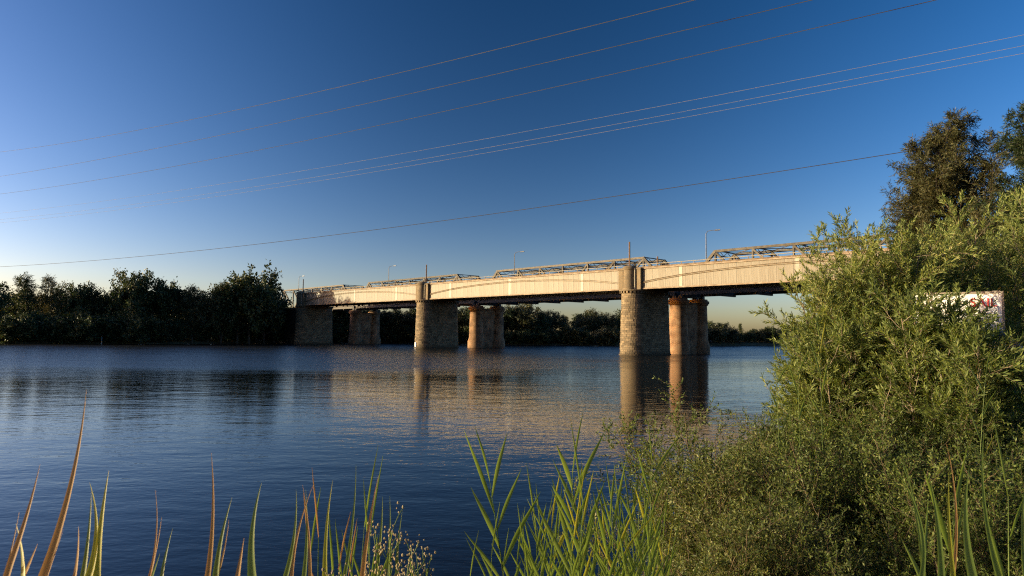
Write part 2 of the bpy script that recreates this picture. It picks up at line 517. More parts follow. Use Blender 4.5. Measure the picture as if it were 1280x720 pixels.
def bank_distance(x, y):
    """signed distance to the river's edge, negative in the water"""
    x = np.atleast_1d(np.asarray(x, float)); y = np.atleast_1d(np.asarray(y, float))
    d = np.full(x.shape, 1e9)
    inside = np.zeros(x.shape, bool)
    n = len(POLY)
    for i in range(n):
        ax, ay = POLY[i]; bx, by = POLY[(i + 1) % n]
        ex, ey = bx - ax, by - ay
        t = np.clip(((x - ax) * ex + (y - ay) * ey) / (ex * ex + ey * ey), 0, 1)
        d = np.minimum(d, np.hypot(x - ax - t * ex, y - ay - t * ey))
        c = (ay > y) != (by > y)
        with np.errstate(divide='ignore', invalid='ignore'):
            xi = (bx - ax) * (y - ay) / (by - ay + 1e-12) + ax
        inside ^= c & (x < xi)
    return np.where(inside, -d, d)


def ground_h(x, y):
    d = bank_distance(x, y)
    x = np.atleast_1d(np.asarray(x, float)); y = np.atleast_1d(np.asarray(y, float))
    wob = 0.12 * np.sin(x * 0.9 + 1.3) * np.cos(y * 0.7) + 0.08 * np.sin(x * 2.1 - y * 1.7)
    up = 1.75 * (1 - np.exp(-np.maximum(d, 0) / 4.2)) + 2.2 * (1 - np.exp(-np.maximum(d - 8, 0) / 25.0))
    land = 0.02 + up + wob * np.clip(d / 3, 0, 1) * 0.8
    bed = np.maximum(-2.2, 0.02 + d * 0.5)
    return np.where(d > 0, land, bed)


def gz(x, y):
    return float(ground_h(x, y)[0])


def build_terrain():
    def axis(lo, hi, near, mid, far_):
        a = [0.0]
        while a[-1] < hi:
            v = a[-1]
            a.append(v + (near if v < 26 else mid if v < 330 else far_ * (1 + (v - 330) / 500)))
        b = [0.0]
        while b[-1] > lo:
            v = -b[-1]
            b.append(b[-1] - (near if v < 20 else mid if v < 330 else far_ * (1 + (v - 330) / 500)))
        return np.array(sorted(set(b[1:] + a)))
    xs = axis(-3500, 3500, 0.5, 4.0, 30)
    ys = axis(-2500, 4000, 0.5, 4.0, 30)
    X, Y = np.meshgrid(xs, ys)
    Z = ground_h(X.ravel(), Y.ravel())
    V = np.stack([X.ravel(), Y.ravel(), Z], 1)
    nx = len(xs)
    I = (np.arange(len(ys) - 1)[:, None] * nx + np.arange(nx - 1)[None, :]).ravel()
    F = np.stack([I, I + 1, I + nx + 1, I + nx], 1)
    o = link("ground", np_mesh("ground", V, F, M["earth"], smooth=True))
    tag(o, "earth river banks on both sides of the water", None, kind="structure")
    w = MB(); S = 3000
    w.add([(-S, -S, 0), (S, -S, 0), (S, S, 0), (-S, S, 0)], [(0, 1, 2, 3)])
    o = w.build("river_water", M["water"])
    tag(o, "dark blue rippled river reflecting the bridge and the sky", None, kind="structure")


build_terrain()

# ------------------------------------------------------------------ bridge frame
P3 = np.array([20.7, 118.0])
STEP = np.array([-41.4, 41.9])
SPAN = float(np.linalg.norm(STEP))
U = STEP / SPAN                      # along the bridge, away from the near bank
W = np.array([-U[1] * -1, U[0] * -1])  # across the bridge, away from the camera
BR = math.atan2(U[1], U[0])          # rotation: local x = U, local y = -W


def bridge_frame(i, o=0.0):
    """point on the camera side face of the road bridge at pier i (3 = nearest), shifted o metres across"""
    p = P3 + STEP * (3 - i) + W * o
    return p


# local frame of the bridge objects: x along U, y across (positive = towards the camera, -W), z up
def bl(i, name):
    p = bridge_frame(i)
    return empty(name, (p[0], p[1], 0), BR)


# ------------------------------------------------------------------ stone piers
def stadium(r, c0, c1, n_arc=14):
    """outline points of a round ended pier, axis along local -y from -c0 to -c1"""
    pts = []
    for k in range(n_arc + 1):
        a = math.pi * k / n_arc
        pts.append((r * math.cos(a), -c0 + r * math.sin(a)))
    for k in range(n_arc + 1):
        a = math.pi + math.pi * k / n_arc
        pts.append((r * math.cos(a), -c1 + r * math.sin(a)))
    return pts


def loft(mb, rings):
    n = len(rings[0])
    b = []
    for rg in rings: b += rg
    fs = []
    for i in range(len(rings) - 1):
        for k in range(n):
            fs.append((i * n + k, i * n + (k + 1) % n, (i + 1) * n + (k + 1) % n, (i + 1) * n + k))
    fs.append(tuple(range(n))[::-1]); fs.append(tuple((len(rings) - 1) * n + k for k in range(n)))
    mb.add(b, fs)


def resample(pts, s_list):
    P = np.array(pts + [pts[0]])
    seg = np.hypot(*(P[1:] - P[:-1]).T)
    cum = np.concatenate([[0], np.cumsum(seg)])
    s = np.asarray(s_list) % cum[-1]
    return np.stack([np.interp(s, cum, P[:, 0]), np.interp(s, cum, P[:, 1])], 1), cum[-1]


def make_pier(label, i, seed):
    rng = np.random.default_rng(seed)
    t = bl(i, "stone_pier")
    tag(t, label, "bridge pier", "sandstone piers of the road bridge")
    C0, C1, ZT = 0.6, 7.7, 10.75
    rad = lambda z: 2.38 - 0.33 * (z / ZT) + 0.0
    core = MB()
    loft(core, [[(x, y, z) for x, y in stadium(rad(z) - 0.05, C0, C1)] for z in (-3.5, ZT)])
    core.build("pier_core", M["stone_core"], t)
    st = MB()
    h = 0.37
    z = -0.86; row = 0
    while z < ZT - 0.05:
        z1 = min(z + h, ZT)
        o0 = stadium(rad(z), C0, C1); o1 = stadium(rad(z1), C0, C1)
        _, per = resample(o0, [0])
        n = int(per / 0.8)
        cuts = (np.arange(n) + (0.5 if row % 2 else 0) + rng.uniform(-.12, .12, n)) * per / n
        for k in range(n):
            a = cuts[k] + 0.014; b = (cuts[(k + 1) % n] + (per if k == n - 1 else 0)) - 0.014
            mid = (a + b) / 2
            sv = np.array([a, mid, b])
            f = np.array([a, mid, b]) / per
            pr = rng.uniform(0.0, 0.055)
            q0, L0 = resample(o0, f * per); _, L1 = resample(o1, [0]); q1, _ = resample(o1, f * L1)
            zc = (z + 0.015, z1 - 0.015)
            def outw(q, amt, rr):
                c = np.stack([np.zeros(len(q)), np.clip(q[:, 1], -C1, -C0)], 1)
                d = q - c
                return c + d * (1 + amt / np.linalg.norm(d, axis=1, keepdims=True))
            e0 = outw(q0, pr, 0); e1 = outw(q1, pr, 0); i0 = outw(q0, -0.06, 0); i1 = outw(q1, -0.06, 0)
            vs_ = [(*e0[j], zc[0]) for j in range(3)] + [(*e1[j], zc[1]) for j in range(3)] + \
                  [(*i0[j], zc[0]) for j in range(3)] + [(*i1[j], zc[1]) for j in range(3)]
            fs_ = [(0, 1, 4, 3), (1, 2, 5, 4), (3, 4, 10, 9), (4, 5, 11, 10), (1, 0, 6, 7), (2, 1, 7, 8), (0, 3, 9, 6), (2, 8, 11, 5)]
            st.add(vs_, fs_)
        z = z1; row += 1
    o = st.build("ashlar_stones", M["stone"], t)
    o["kind"] = "stuff"
    # plinth at the water line
    mb = MB(); loft(mb, [[(x, y, zz) for x, y in stadium(2.55, C0, C1)] for zz in (-3.6, 0.22)])
    mb.build("plinth", M["stone"], t)
    # corbel course: dentils carrying a projecting cornice
    dn = MB()
    o0 = stadium(rad(ZT) + 0.16, C0, C1)
    _, per = resample(o0, [0])
    n = int(per / 0.62)
    q, _ = resample(o0, np.arange(n) * per / n)
    for k in range(n):
        x, y = q[k]
        cy = min(max(y, -C1), -C0)
        d = Vector((x, y - cy, 0)).normalized(); s = Vector((-d.y, d.x, 0)) * 0.15
        c = Vector((x, y, 0)); d = d * 0.18
        z0, z1 = ZT - 0.06, ZT + 0.28
        b = [c - s - d, c + s - d, c + s + d, c - s + d]
        dn.add([(v.x, v.y, z0) for v in b] + [(v.x, v.y, z1) for v in b],
               [(0, 3, 2, 1), (4, 5, 6, 7), (0, 1, 5, 4), (1, 2, 6, 5), (2, 3, 7, 6), (3, 0, 4, 7)])
    o = dn.build("dentil_course", M["stone"], t); o["kind"] = "stuff"
    mb = MB(); loft(mb, [[(x, y, zz) for x, y in stadium(rr, C0, C1)] for zz, rr in ((ZT - 0.1, 2.0), (ZT + 0.275, 2.1))])
    mb.build("frieze", M["stone"], t)
    mb = MB(); loft(mb, [[(x, y, zz) for x, y in stadium(rr, C0, C1)] for zz, rr in ((ZT + 0.283, 2.36), (ZT + 0.34, 2.44), (ZT + 0.48, 2.46), (ZT + 0.52, 2.40))])
    mb.build("cornice", M["stone"], t)
    zb = ZT + 0.524
    # turret: half round shaft between two square shoulders
    tu = empty("turret", (0, 0, 0)); tu.parent = t
    mb = MB(); mb.lathe([(zb, 1.30), (zb + .35, 1.30), (zb + .42, 1.16), (zb + 3.35, 1.12), (zb + 3.42, 1.26), (zb + 3.72, 1.30), (zb + 3.78, 1.22)], (0, 0.42), 28)
    mb.build("turret_shaft", M["stone"], tu, smooth_angle=35)
    mb = MB(); mb.lathe([(zb + 3.783, 1.28), (zb + 3.95, 1.2), (zb + 4.12, 0.9), (zb + 4.22, 0.4), (zb + 4.24, 0.05)], (0, 0.42), 28)
    mb.build("turret_cap", M["stone"], tu, smooth_angle=35)
    for sx in (-1, 1):
        x0, x1 = sorted((sx * 1.36, sx * 2.3))
        mb = MB(); mb.box((x0, -0.5, zb), (x1, 0.62, zb + 3.45))
        mb.box((x0 - .08, -0.5, zb + 3.453), (x1 + .08, 0.72, zb + 3.75))
        mb.build("shoulder", M["stone"], tu)
    mb = MB(); mb.tube([(-1.28, 0.78, zb), (-1.28, 0.78, zb + 3.7)], 0.11, 8)
    mb.build("downpipe", M["paint_pale"], t)
    return t


make_pier("largest round nosed sandstone pier, nearest the bush on the right bank", 3, 3)
make_pier("middle sandstone pier with a small white gauge board at its foot", 2, 4)
make_pier("farthest sandstone pier, standing in shade against the left bank trees", 1, 5)

# white gauge board at the foot of the middle pier
p = bl(2, "gauge_board"); tag(p, "small white gauge board at the waterline of the middle stone pier", "gauge board")
mb = MB(); mb.box((0.1, 1.86, 0.35), (0.62, 1.9, 1.35)); mb.build("board", M["white"], p)
mb = MB(); mb.box((0.30, 1.75, -0.6), (0.42, 1.858, 1.5)); mb.build("backing_post", M["timber"], p)

# ------------------------------------------------------------------ road bridge (plate girders)
ZB, ZG = 11.30, 14.75


def girder_face(parent, x0, x1, first):
    """one span of the camera side girder in local coordinates of the bridge, x0..x1"""
    L = x1 - x0
    n = 44
    pw = L / n
    for k in range(n):
        o = link("web_panel", PANEL, parent, loc=(x0 + pw * (k + .5), 0, 0))
    for k in range(n + 1):
        link("stiffener", STIFF, parent, loc=(x0 + pw * k, 0, 0))
    for f in (0.155, 0.5, 0.845):
        link("splice_plate", SPLICE, parent, loc=(x0 + L * f + pw * .5, 0, 0))
    # pair of curved ribs, low over the piers and rising to the top flange at mid span
    for dz in (0.0, 0.22):
        mb = MB()
        pts = []
        for j in range(33):
            f = j / 32
            pts.append((x0 + L * f, 0.11, ZB + 0.95 + dz + 1.75 * (1 - (2 * f - 1) ** 2) ** 0.85))
        for j in range(32):
            mb.bar(pts[j], pts[j + 1], 0.17, 0.08)
        mb.build("curved_rib", M["rib"], parent)
    mb = MB(); mb.box((x0, -0.5, ZG), (x1, 0.26, ZG + 0.20)); mb.build("top_flange", M["flange"], parent)
    mb = MB(); mb.box((x0, -0.55, ZB), (x1, 0.24, ZB + 0.22)); mb.build("bottom_flange", M["flange"], parent)
    mb = MB(); mb.box((x0, -0.42, ZB + .223), (x1, -0.06, ZG - .003)); mb.build("box_web", M["paint"], parent)
    mb = MB(); mb.box((x0, -0.45, ZG + 0.203), (x1, 0.16, ZG + 0.42)); mb.build("deck_edge", M["rib"], parent)
    for z, r in ((ZG + 0.80, 0.06),):
        mb = MB(); mb.tube([(x0, 0.0, z), (x1, 0.0, z)], r, 6); mb.build("parapet_rail", M["paint_pale"], parent)
    for k in range(24):
        link("parapet_post", POST, parent, loc=(x0 + L * (k + .5) / 24, 0, 0))
    # far girder, floor beams and deck
    mb = MB(); mb.box((x0, -7.9, ZB), (x1, -7.3, ZG + .1)); mb.build("far_girder", M["paint"], parent)
    mb = MB(); mb.box((x0, -7.28, ZB + 1.55), (x1, -0.57, ZB + 1.9)); mb.build("deck_slab", M["concrete"], parent)
    mb = MB(); mb.box((x0, -7.27, ZB + 1.904), (x1, -0.58, ZB + 1.95)); mb.build("road_surface", M["asphalt"], parent)
    for k in range(18):
        link("floor_beam", FLOORB, parent, loc=(x0 + L * (k + .5) / 18, 0, 0))


_pw = (SPAN - 3.6) / 44
mb = MB(); mb.box((-_pw / 2 + .02, -0.055, ZB + .225), (_pw / 2 - .02, 0.03, ZG - .004)); PANEL = mb.mesh("web_panel", M["paint"])
mb = MB(); mb.box((-.045, -0.05, ZB + .226), (.035, 0.048, ZG - .005)); STIFF = mb.mesh("stiffener", M["paint"])
mb = MB(); mb.box((-.30, 0.0, ZB + .227), (.30, 0.055, ZG - .006)); SPLICE = mb.mesh("splice_plate", M["paint_pale"])
mb = MB(); mb.box((-.04, -0.05, ZG + .42), (.04, 0.05, ZG + .78)); POST = mb.mesh("parapet_post", M["flange"])
mb = MB(); mb.box((-.14, -7.28, ZB + .5), (.14, -0.56, ZB + 1.547)); FLOORB = mb.mesh("floor_beam", M["iron_dark"])

road = bl(1, "road_bridge")
tag(road, "long cream plate girder road bridge crossing the river on stone piers", "bridge")
for s in range(3):
    sp = empty("girder_span", (-SPAN * s, 0, 0)); sp.parent = road
    girder_face(sp, -SPAN + 1.8, -1.8, s == 0)
    mb = MB(); mb.box((-1.8, -7.9, ZB), (1.8, -0.56, ZG + .2)); mb.build("pier_block", M["iron_dark"], sp)
# abutment walls at both ends
ab = bl(1, "stone_abutment"); tag(ab, "dark stone abutment behind the farthest pier on the left bank", "abutment")
mb = MB(); mb.box((2.6, -8.2, -1), (34, -1.2, 10.4)); mb.build("abutment_wall", M["stone_core"], ab)
mb = MB(); mb.box((2.5, -8.4, 10.403), (34, -1.0, 10.8)); mb.build("coping", M["stone"], ab)
ab = empty("stone_abutment", (*(P3 - STEP), 0), BR); tag(ab, "stone abutment at the right hand end of the road bridge behind the bush", "abutment")
mb = MB(); mb.box((-40, -8.0, -1), (1.7, 0.3, ZB - .02)); mb.build("abutment_wall", M["stone_core"], ab)
mb = MB(); mb.box((-40, -8.1, ZB - .017), (-1.81, 0.4, ZG + .3)); mb.build("parapet_wall", M["stone"], ab)

# ------------------------------------------------------------------ railway truss bridge behind
RN = {i: bridge_frame(i, 15.0 + (3 - i) * 1.6) for i in range(0, 5)}
RSTEP = (RN[1] - RN[3]) / 2
RL = float(np.linalg.norm(RSTEP))
RU = RSTEP / RL
RROT = math.atan2(RU[1], RU[0])
TW = 7.0                             # distance between the two trusses
ZR0, ZR1 = 11.35, 18.75


def make_truss():
    t = empty("railway_truss_span")
    e = 0.7
    L = RL - 2 * e
    n = 8
    xs = [e + L * k / n for k in range(n + 1)]
    m = M["truss"]
    for y in (0.0, -TW):
        nm = lambda s: s
        MB().bar((xs[0], y, ZR0), (xs[n], y, ZR0), 0.45, 0.6).build("bottom_chord", m, t)
        MB().bar((xs[1] - .2, y, ZR1), (xs[n - 1] + .2, y, ZR1), 0.45, 0.42).build("top_chord", m, t)
        MB().bar((xs[0], y, ZR0), (xs[1], y, ZR1), 0.49, 0.5).build("end_post", m, t)
        MB().bar((xs[n], y, ZR0), (xs[n - 1], y, ZR1), 0.49, 0.5).build("end_post", m, t)
        for k in range(1, n):
            MB().bar((xs[k], y, ZR0 + .3), (xs[k], y, ZR1 - .27), 0.34, 0.30, up=(1, 0, 0)).build("vertical_member", m, t)
        for k in range(1, n):
            if k == n // 2: continue
            q = k + 1 if k < n // 2 else k - 1
            d = MB()
            d.bar((xs[k], y - .12, ZR1 - .2), (xs[q], y - .12, ZR0 + .25), 0.09, 0.34)
            d.bar((xs[k], y + .12, ZR1 - .2), (xs[q], y + .12, ZR0 + .25), 0.09, 0.34)
            d.build("diagonal_member", m, t)
        for k in (0, n):
            MB().box((xs[k] - .45, y - .4, ZR0 - .85), (xs[k] + .45, y + .4, ZR0 - .31)).build("bearing", M["iron_dark"], t)
    for k in range(1, n):
        d = MB()
        d.bar((xs[k], -.2, ZR1 + .12), (xs[k], -TW + .2, ZR1 + .12), .16, .16)
        d.bar((xs[k], -.2, ZR1 - .75), (xs[k], -TW + .2, ZR1 - .75), .16, .16)
        for j in range(5):
            y0 = -.2 - (TW - .4) * j / 5; y1 = -.2 - (TW - .4) * (j + 1) / 5
            d.bar((xs[k], y0, ZR1 + .1 if j % 2 else ZR1 - .7), (xs[k], y1, ZR1 - .7 if j % 2 else ZR1 + .1), .08, .08)
        d.build("sway_frame", m, t)
    for k in range(1, n - 1):
        d = MB()
        d.bar((xs[k], -.2, ZR1 + .02), (xs[k + 1], -TW + .2, ZR1 + .02), .1, .12)
        d.bar((xs[k + 1], -.2, ZR1 - .12), (xs[k], -TW + .2, ZR1 - .12), .1, .12)
        d.build("lateral_brace", m, t)
    for k in range(n + 1):
        MB().box((xs[k] - .2, -TW + .23, ZR0 - .65), (xs[k] + .2, -.23, ZR0 + .45)).build("floor_beam", M["iron_dark"], t)
    for y in (-1.2, -2.7, -4.3, -5.8):
        MB().box((xs[0] + .25, y - .15, ZR0 + .453), (xs[n] - .25, y + .15, ZR0 + 1.0)).build("stringer", M["iron_dark"], t)
    MB().box((xs[0] + .2, -TW + .5, ZR0 + 1.003), (xs[n] - .2, -.5, ZR0 + 1.18)).build("track_deck", M["iron_dark"], t)
    return t


tr0 = make_truss()
truss_lab = {1: "grey steel railway truss span at the far left, its end among the trees",
             2: "grey steel railway truss span rising behind the middle stone pier",
             3: "grey steel railway truss span behind the road bridge, ending at the largest pier",
             4: "grey steel railway truss span running right behind the bush, nearest the camera"}
for k, i in enumerate((1, 2, 3, 4)):
    t = tr0 if k == 0 else copy_tree(tr0)
    p = RN[1] - RSTEP * (i - 1)
    t.location = (p[0], p[1], 0)
    t.rotation_euler = (0, 0, RROT)
    tag(t, truss_lab[i], "truss bridge", "railway truss spans behind the road bridge")


def lathe_uv(name, prof, mat, parent, c, n=28):
    V = []; F = []; UVs = []
    for z, r in prof:
        for k in range(n + 1):
            a = 2 * math.pi * k / n
            V.append((c[0] + r * math.cos(a), c[1] + r * math.sin(a), z))
    for i in range(len(prof) - 1):
        for k in range(n):
            F.append((i * (n + 1) + k, i * (n + 1) + k + 1, (i + 1) * (n + 1) + k + 1, (i + 1) * (n + 1) + k))
            for kk, ii in ((k, i), (k + 1, i), (k + 1, i + 1), (k, i + 1)):
                UVs.append((kk / n * 2 * math.pi * 1.6, prof[ii][0]))
    me = np_mesh(name, V, F, mat, smooth=True, uv=UVs)
    me.set_sharp_from_angle(angle=R(35))
    return link(name, me, parent)


def make_brick_pier():
    t = empty("brick_pier")
    for y in (0.0, -TW):
        lathe_uv("brick_column", [(-3.5, 2.15), (1.5, 2.1), (2.5, 1.78), (9.35, 1.6), (9.45, 1.62)], M["brick"], t, (0, y))
        lathe_uv("column_cap", [(9.2, 1.6), (9.4, 1.85), (9.6, 1.88), (9.65, 2.02), (10.1, 2.05), (10.2, 1.75), (10.48, 1.7), (10.49, 0.05)], M["brick"], t, (0, y))
    V = []; F = []; UVs = []
    x = 0.72
    for sx in (-1, 1):
        b = len(V)
        V += [(sx * x, -1.4, -3), (sx * x, -TW + 1.4, -3), (sx * x, -TW + 1.4, 9.8), (sx * x, -1.4, 9.8)]
        F.append((b, b + 1, b + 2, b + 3)); UVs += [(0, 0), (TW, 0), (TW, 12.9), (0, 12.9)]
    b = len(V)
    V += [(-x, -1.4, 9.8), (x, -1.4, 9.8), (x, -TW + 1.4, 9.8), (-x, -TW + 1.4, 9.8)]
    F.append((b, b + 1, b + 2, b + 3)); UVs += [(0, 0), (1, 0), (1, 4), (0, 4)]
    link("web_wall", np_mesh("web_wall", V, F, M["brick"], uv=UVs), t)
    return t


bp0 = make_brick_pier()
for k, (i, lab) in enumerate(((3, "twin column red brick railway pier beside the largest stone pier"),
                              (2, "twin column red brick railway pier right of the middle stone pier"),
                              (1, "shaded twin column brick railway pier farthest left across the river"))):
    t = bp0 if k == 0 else copy_tree(bp0)
    t.location = (RN[i][0], RN[i][1], 0)
    t.rotation_euler = (0, 0, RROT)
    tag(t, lab, "bridge pier", "brick piers of the railway bridge")
t = empty("railway_abutment", (*(RN[1] + RSTEP), 0), RROT)
tag(t, "dark abutment under the far end of the railway trusses", "abutment")
MB().box((-.8, -TW - 1.2, -1), (30, 1.2, ZR0 - .86)).build("abutment_wall", M["stone_core"], t)
t = empty("railway_abutment", (*(RN[1] - RSTEP * 3), 0), RROT)
tag(t, "abutment under the near end of the railway trusses behind the bush", "abutment")
MB().box((-30, -TW - 1.2, -1), (.8, 1.2, ZR0 - .86)).build("abutment_wall", M["stone_core"], t)

# ------------------------------------------------------------------ lamps and poles on the bridge
def make_lamp():
    t = empty("street_lamp")
    MB().tube([(0, 0, 0), (0, 0, 2.0), (0, 0, 6.6)], [.11, .09, .065], 8).build("pole", M["galv"], t)
    MB().tube([(0, 0, 6.55), (-.25, -.1, 6.95), (-.9, -.3, 7.05), (-1.5, -.5, 7.05)], .05, 6).build("arm", M["galv"], t)
    MB().bar((-1.3, -.43, 7.03), (-2.1, -.7, 7.06), .26, .16).build("lamp_head", M["galv"], t)
    return t


lamp0 = make_lamp()
lamps = [(883, 312, "street lamp on the bridge above the bush, nearest of the lamps"),
         (643, 335, "street lamp at the left end of the truss before the largest pier"),
         (486, 349, "street lamp on the bridge between the far and middle stone piers"),
         (374, 370, "small distant street lamp beside the farthest pier turret")]


def along_bridge(px, o):
    """parameter along the bridge where a plane through pixel column px meets the line at offset o"""
    d = ray(px, 340)
    k = d[0] / d[1]
    b = P3 + W * o
    return (k * b[1] - b[0]) / (U[0] - k * U[1])


for k, (px, py, lab) in enumerate(lamps):
    a = along_bridge(px, 0.8)
    p = P3 + W * 0.8 + U * a
    t = lamp0 if k == 0 else copy_tree(lamp0)
    t.location = (p[0], p[1], ZB + 1.95); t.rotation_euler = (0, 0, BR)
    t.scale = (1, 1, 1)
    tag(t, lab, "street lamp", "street lamps on the road bridge")
for px, z0, h, o, lab in ((787, ZB + 1.95, 6.6, 0.9, "bare steel pole standing behind the turret of the largest pier"),
                      (822, ZB + 1.95, 4.4, 7.0, "short steel post right of the turret of the largest pier"),
                      (533, ZB + 1.95, 6.4, 0.9, "bare steel pole behind the turret of the middle pier"),
                      (379.5, ZB + 1.95, 6.0, 0.9, "bare steel pole behind the turret of the farthest pier")):
    a = along_bridge(px, o)
    p = P3 + W * o + U * a
    m = MB().tube([(0, 0, 0), (0, 0, h)], .14, 8)
    m.box((-.3, -.3, -.01), (.3, .3, .06))
    ob = m.build("steel_pole", M["rust_pole"], None, loc=(p[0], p[1], z0), rz=BR)
    tag(ob, lab, "pole", "poles behind the pier turrets")

# ------------------------------------------------------------------ overhead wires
def wire(name, pa, pm, pb, da, db, r, mat, lab):
    """wire through three sighted points; it hangs in the vertical plane between its two supports"""
    A = at(*pa, da); B = at(*pb, db)
    d = ray(*pm)
    h = B[:2] - A[:2]
    # where the mid sight line crosses the vertical plane A-B
    nrm = np.array([-h[1], h[0]])
    s = (nrm @ A[:2]) / (nrm @ d[:2])
    Mid = np.array([0, 0, EYE]) + d * s
    t = lambda P: ((P[:2] - A[:2]) @ h) / (h @ h)
    c = np.polyfit([0, t(Mid), 1], [A[2], Mid[2], B[2]], 2)
    pts = []
    for k in range(57):
        u = -0.35 + 1.75 * k / 56
        x, y = A[:2] + h * u
        pts.append((x, y, max(np.polyval(c, u), 5)))
    ob = MB().tube(pts, r, 5).build(name, mat, None, smooth_angle=60)
    tag(ob, lab, "power line", "power lines over the river")


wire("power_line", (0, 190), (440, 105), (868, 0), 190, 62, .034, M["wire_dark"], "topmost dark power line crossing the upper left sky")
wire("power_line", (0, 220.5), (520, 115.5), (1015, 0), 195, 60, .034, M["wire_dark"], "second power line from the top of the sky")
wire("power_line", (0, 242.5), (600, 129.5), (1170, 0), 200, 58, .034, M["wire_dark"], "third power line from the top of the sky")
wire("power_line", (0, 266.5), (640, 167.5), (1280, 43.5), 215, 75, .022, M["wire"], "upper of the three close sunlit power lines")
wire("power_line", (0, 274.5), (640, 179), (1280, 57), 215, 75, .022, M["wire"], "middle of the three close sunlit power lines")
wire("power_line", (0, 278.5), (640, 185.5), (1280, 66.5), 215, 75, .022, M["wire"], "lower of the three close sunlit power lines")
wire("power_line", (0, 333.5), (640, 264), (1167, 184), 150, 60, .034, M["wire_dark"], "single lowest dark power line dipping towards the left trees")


# ------------------------------------------------------------------ woody plants
def nrm(v):
    return v / np.maximum(np.linalg.norm(v, axis=-1, keepdims=True), 1e-9)


def grow(rng, P, D, L, K, wig, trop):
    n = len(P)
    pts = np.zeros((n, K, 3)); pts[:, 0] = P
    d = nrm(D.copy())
    st = (L / (K - 1))[:, None]
    for k in range(1, K):
        d = nrm(d + rng.normal(0, wig, (n, 3)) + trop)
        pts[:, k] = pts[:, k - 1] + d * st
    return pts


def spawn(rng, pts, n, t0, t1, ang, sd):
    Np, K, _ = pts.shape
    t = t0 + (t1 - t0) * ((np.arange(n)[None, :] + rng.uniform(0, 1, (Np, n))) / n)
    f = t * (K - 1)
    i = np.minimum(f.astype(int), K - 2)
    fr = (f - i)[..., None]
    r = np.arange(Np)[:, None]
    P = pts[r, i] * (1 - fr) + pts[r, i + 1] * fr
    T = nrm(pts[r, i + 1] - pts[r, i])
    az = rng.uniform(0, 6.28, (Np, 1)) + np.arange(n)[None, :] * 2.399 + rng.normal(0, .4, (Np, n))
    ref = np.where(np.abs(T[..., 2:3]) > .9, np.array([1., 0, 0]), np.array([0, 0, 1.]))
    A = nrm(np.cross(T, ref)); B = np.cross(T, A)
    perp = A * np.cos(az)[..., None] + B * np.sin(az)[..., None]
    an = np.radians(rng.normal(ang, sd, (Np, n)))[..., None]
    D = T * np.cos(an) + perp * np.sin(an)
    return P.reshape(-1, 3), D.reshape(-1, 3), t.reshape(-1), np.repeat(np.arange(Np), n)


def tubes(pts, r0, r1, sides):
    n, K, _ = pts.shape
    T = np.gradient(pts, axis=1); T = nrm(T)
    ref = np.where(np.abs(T[:, :1, 2:3]) > .9, np.array([1., 0.1, 0]), np.array([0, 0.1, 1.]))
    A = nrm(np.cross(T, np.broadcast_to(ref, T.shape))); B = np.cross(T, A)
    t = np.linspace(0, 1, K)[None, :, None]
    rad = r0[:, None, None] * (1 - t) + r1[:, None, None] * t
    a = np.arange(sides) * 2 * math.pi / sides
    ring = pts[:, :, None, :] + rad[..., None] * (A[:, :, None, :] * np.cos(a)[:, None] + B[:, :, None, :] * np.sin(a)[:, None])
    V = ring.reshape(-1, 3)
    base = (np.arange(n)[:, None, None] * K + np.arange(K - 1)[None, :, None]) * sides
    k = np.arange(sides)[None, None, :]; k2 = (k + 1) % sides
    F = np.stack([base + k, base + k2, base + sides + k2, base + sides + k], -1).reshape(-1, 4)
    return V, F


def leaves(rng, P, D, L, Wd, mid=0.45):
    n = len(P)
    D = nrm(D)
    S = nrm(np.cross(D, rng.normal(0, 1, (n, 3))))
    L = L[:, None]; w = Wd[:, None] / 2
    bend = nrm(np.cross(D, S)) * L * rng.uniform(-.12, .12, (n, 1))
    V = np.stack([P, P + D * L * mid + S * w + bend * .5, P + D * L + bend, P + D * L * mid - S * w + bend * .5], 1).reshape(-1, 3)
    F = np.arange(n * 4).reshape(-1, 4)
    return V, F


def join(parts):
    Vs, Fs, b = [], [], 0
    for V, F in parts:
        Vs.append(V); Fs.append(F + b); b += len(V)
    return np.concatenate(Vs), np.concatenate(Fs)


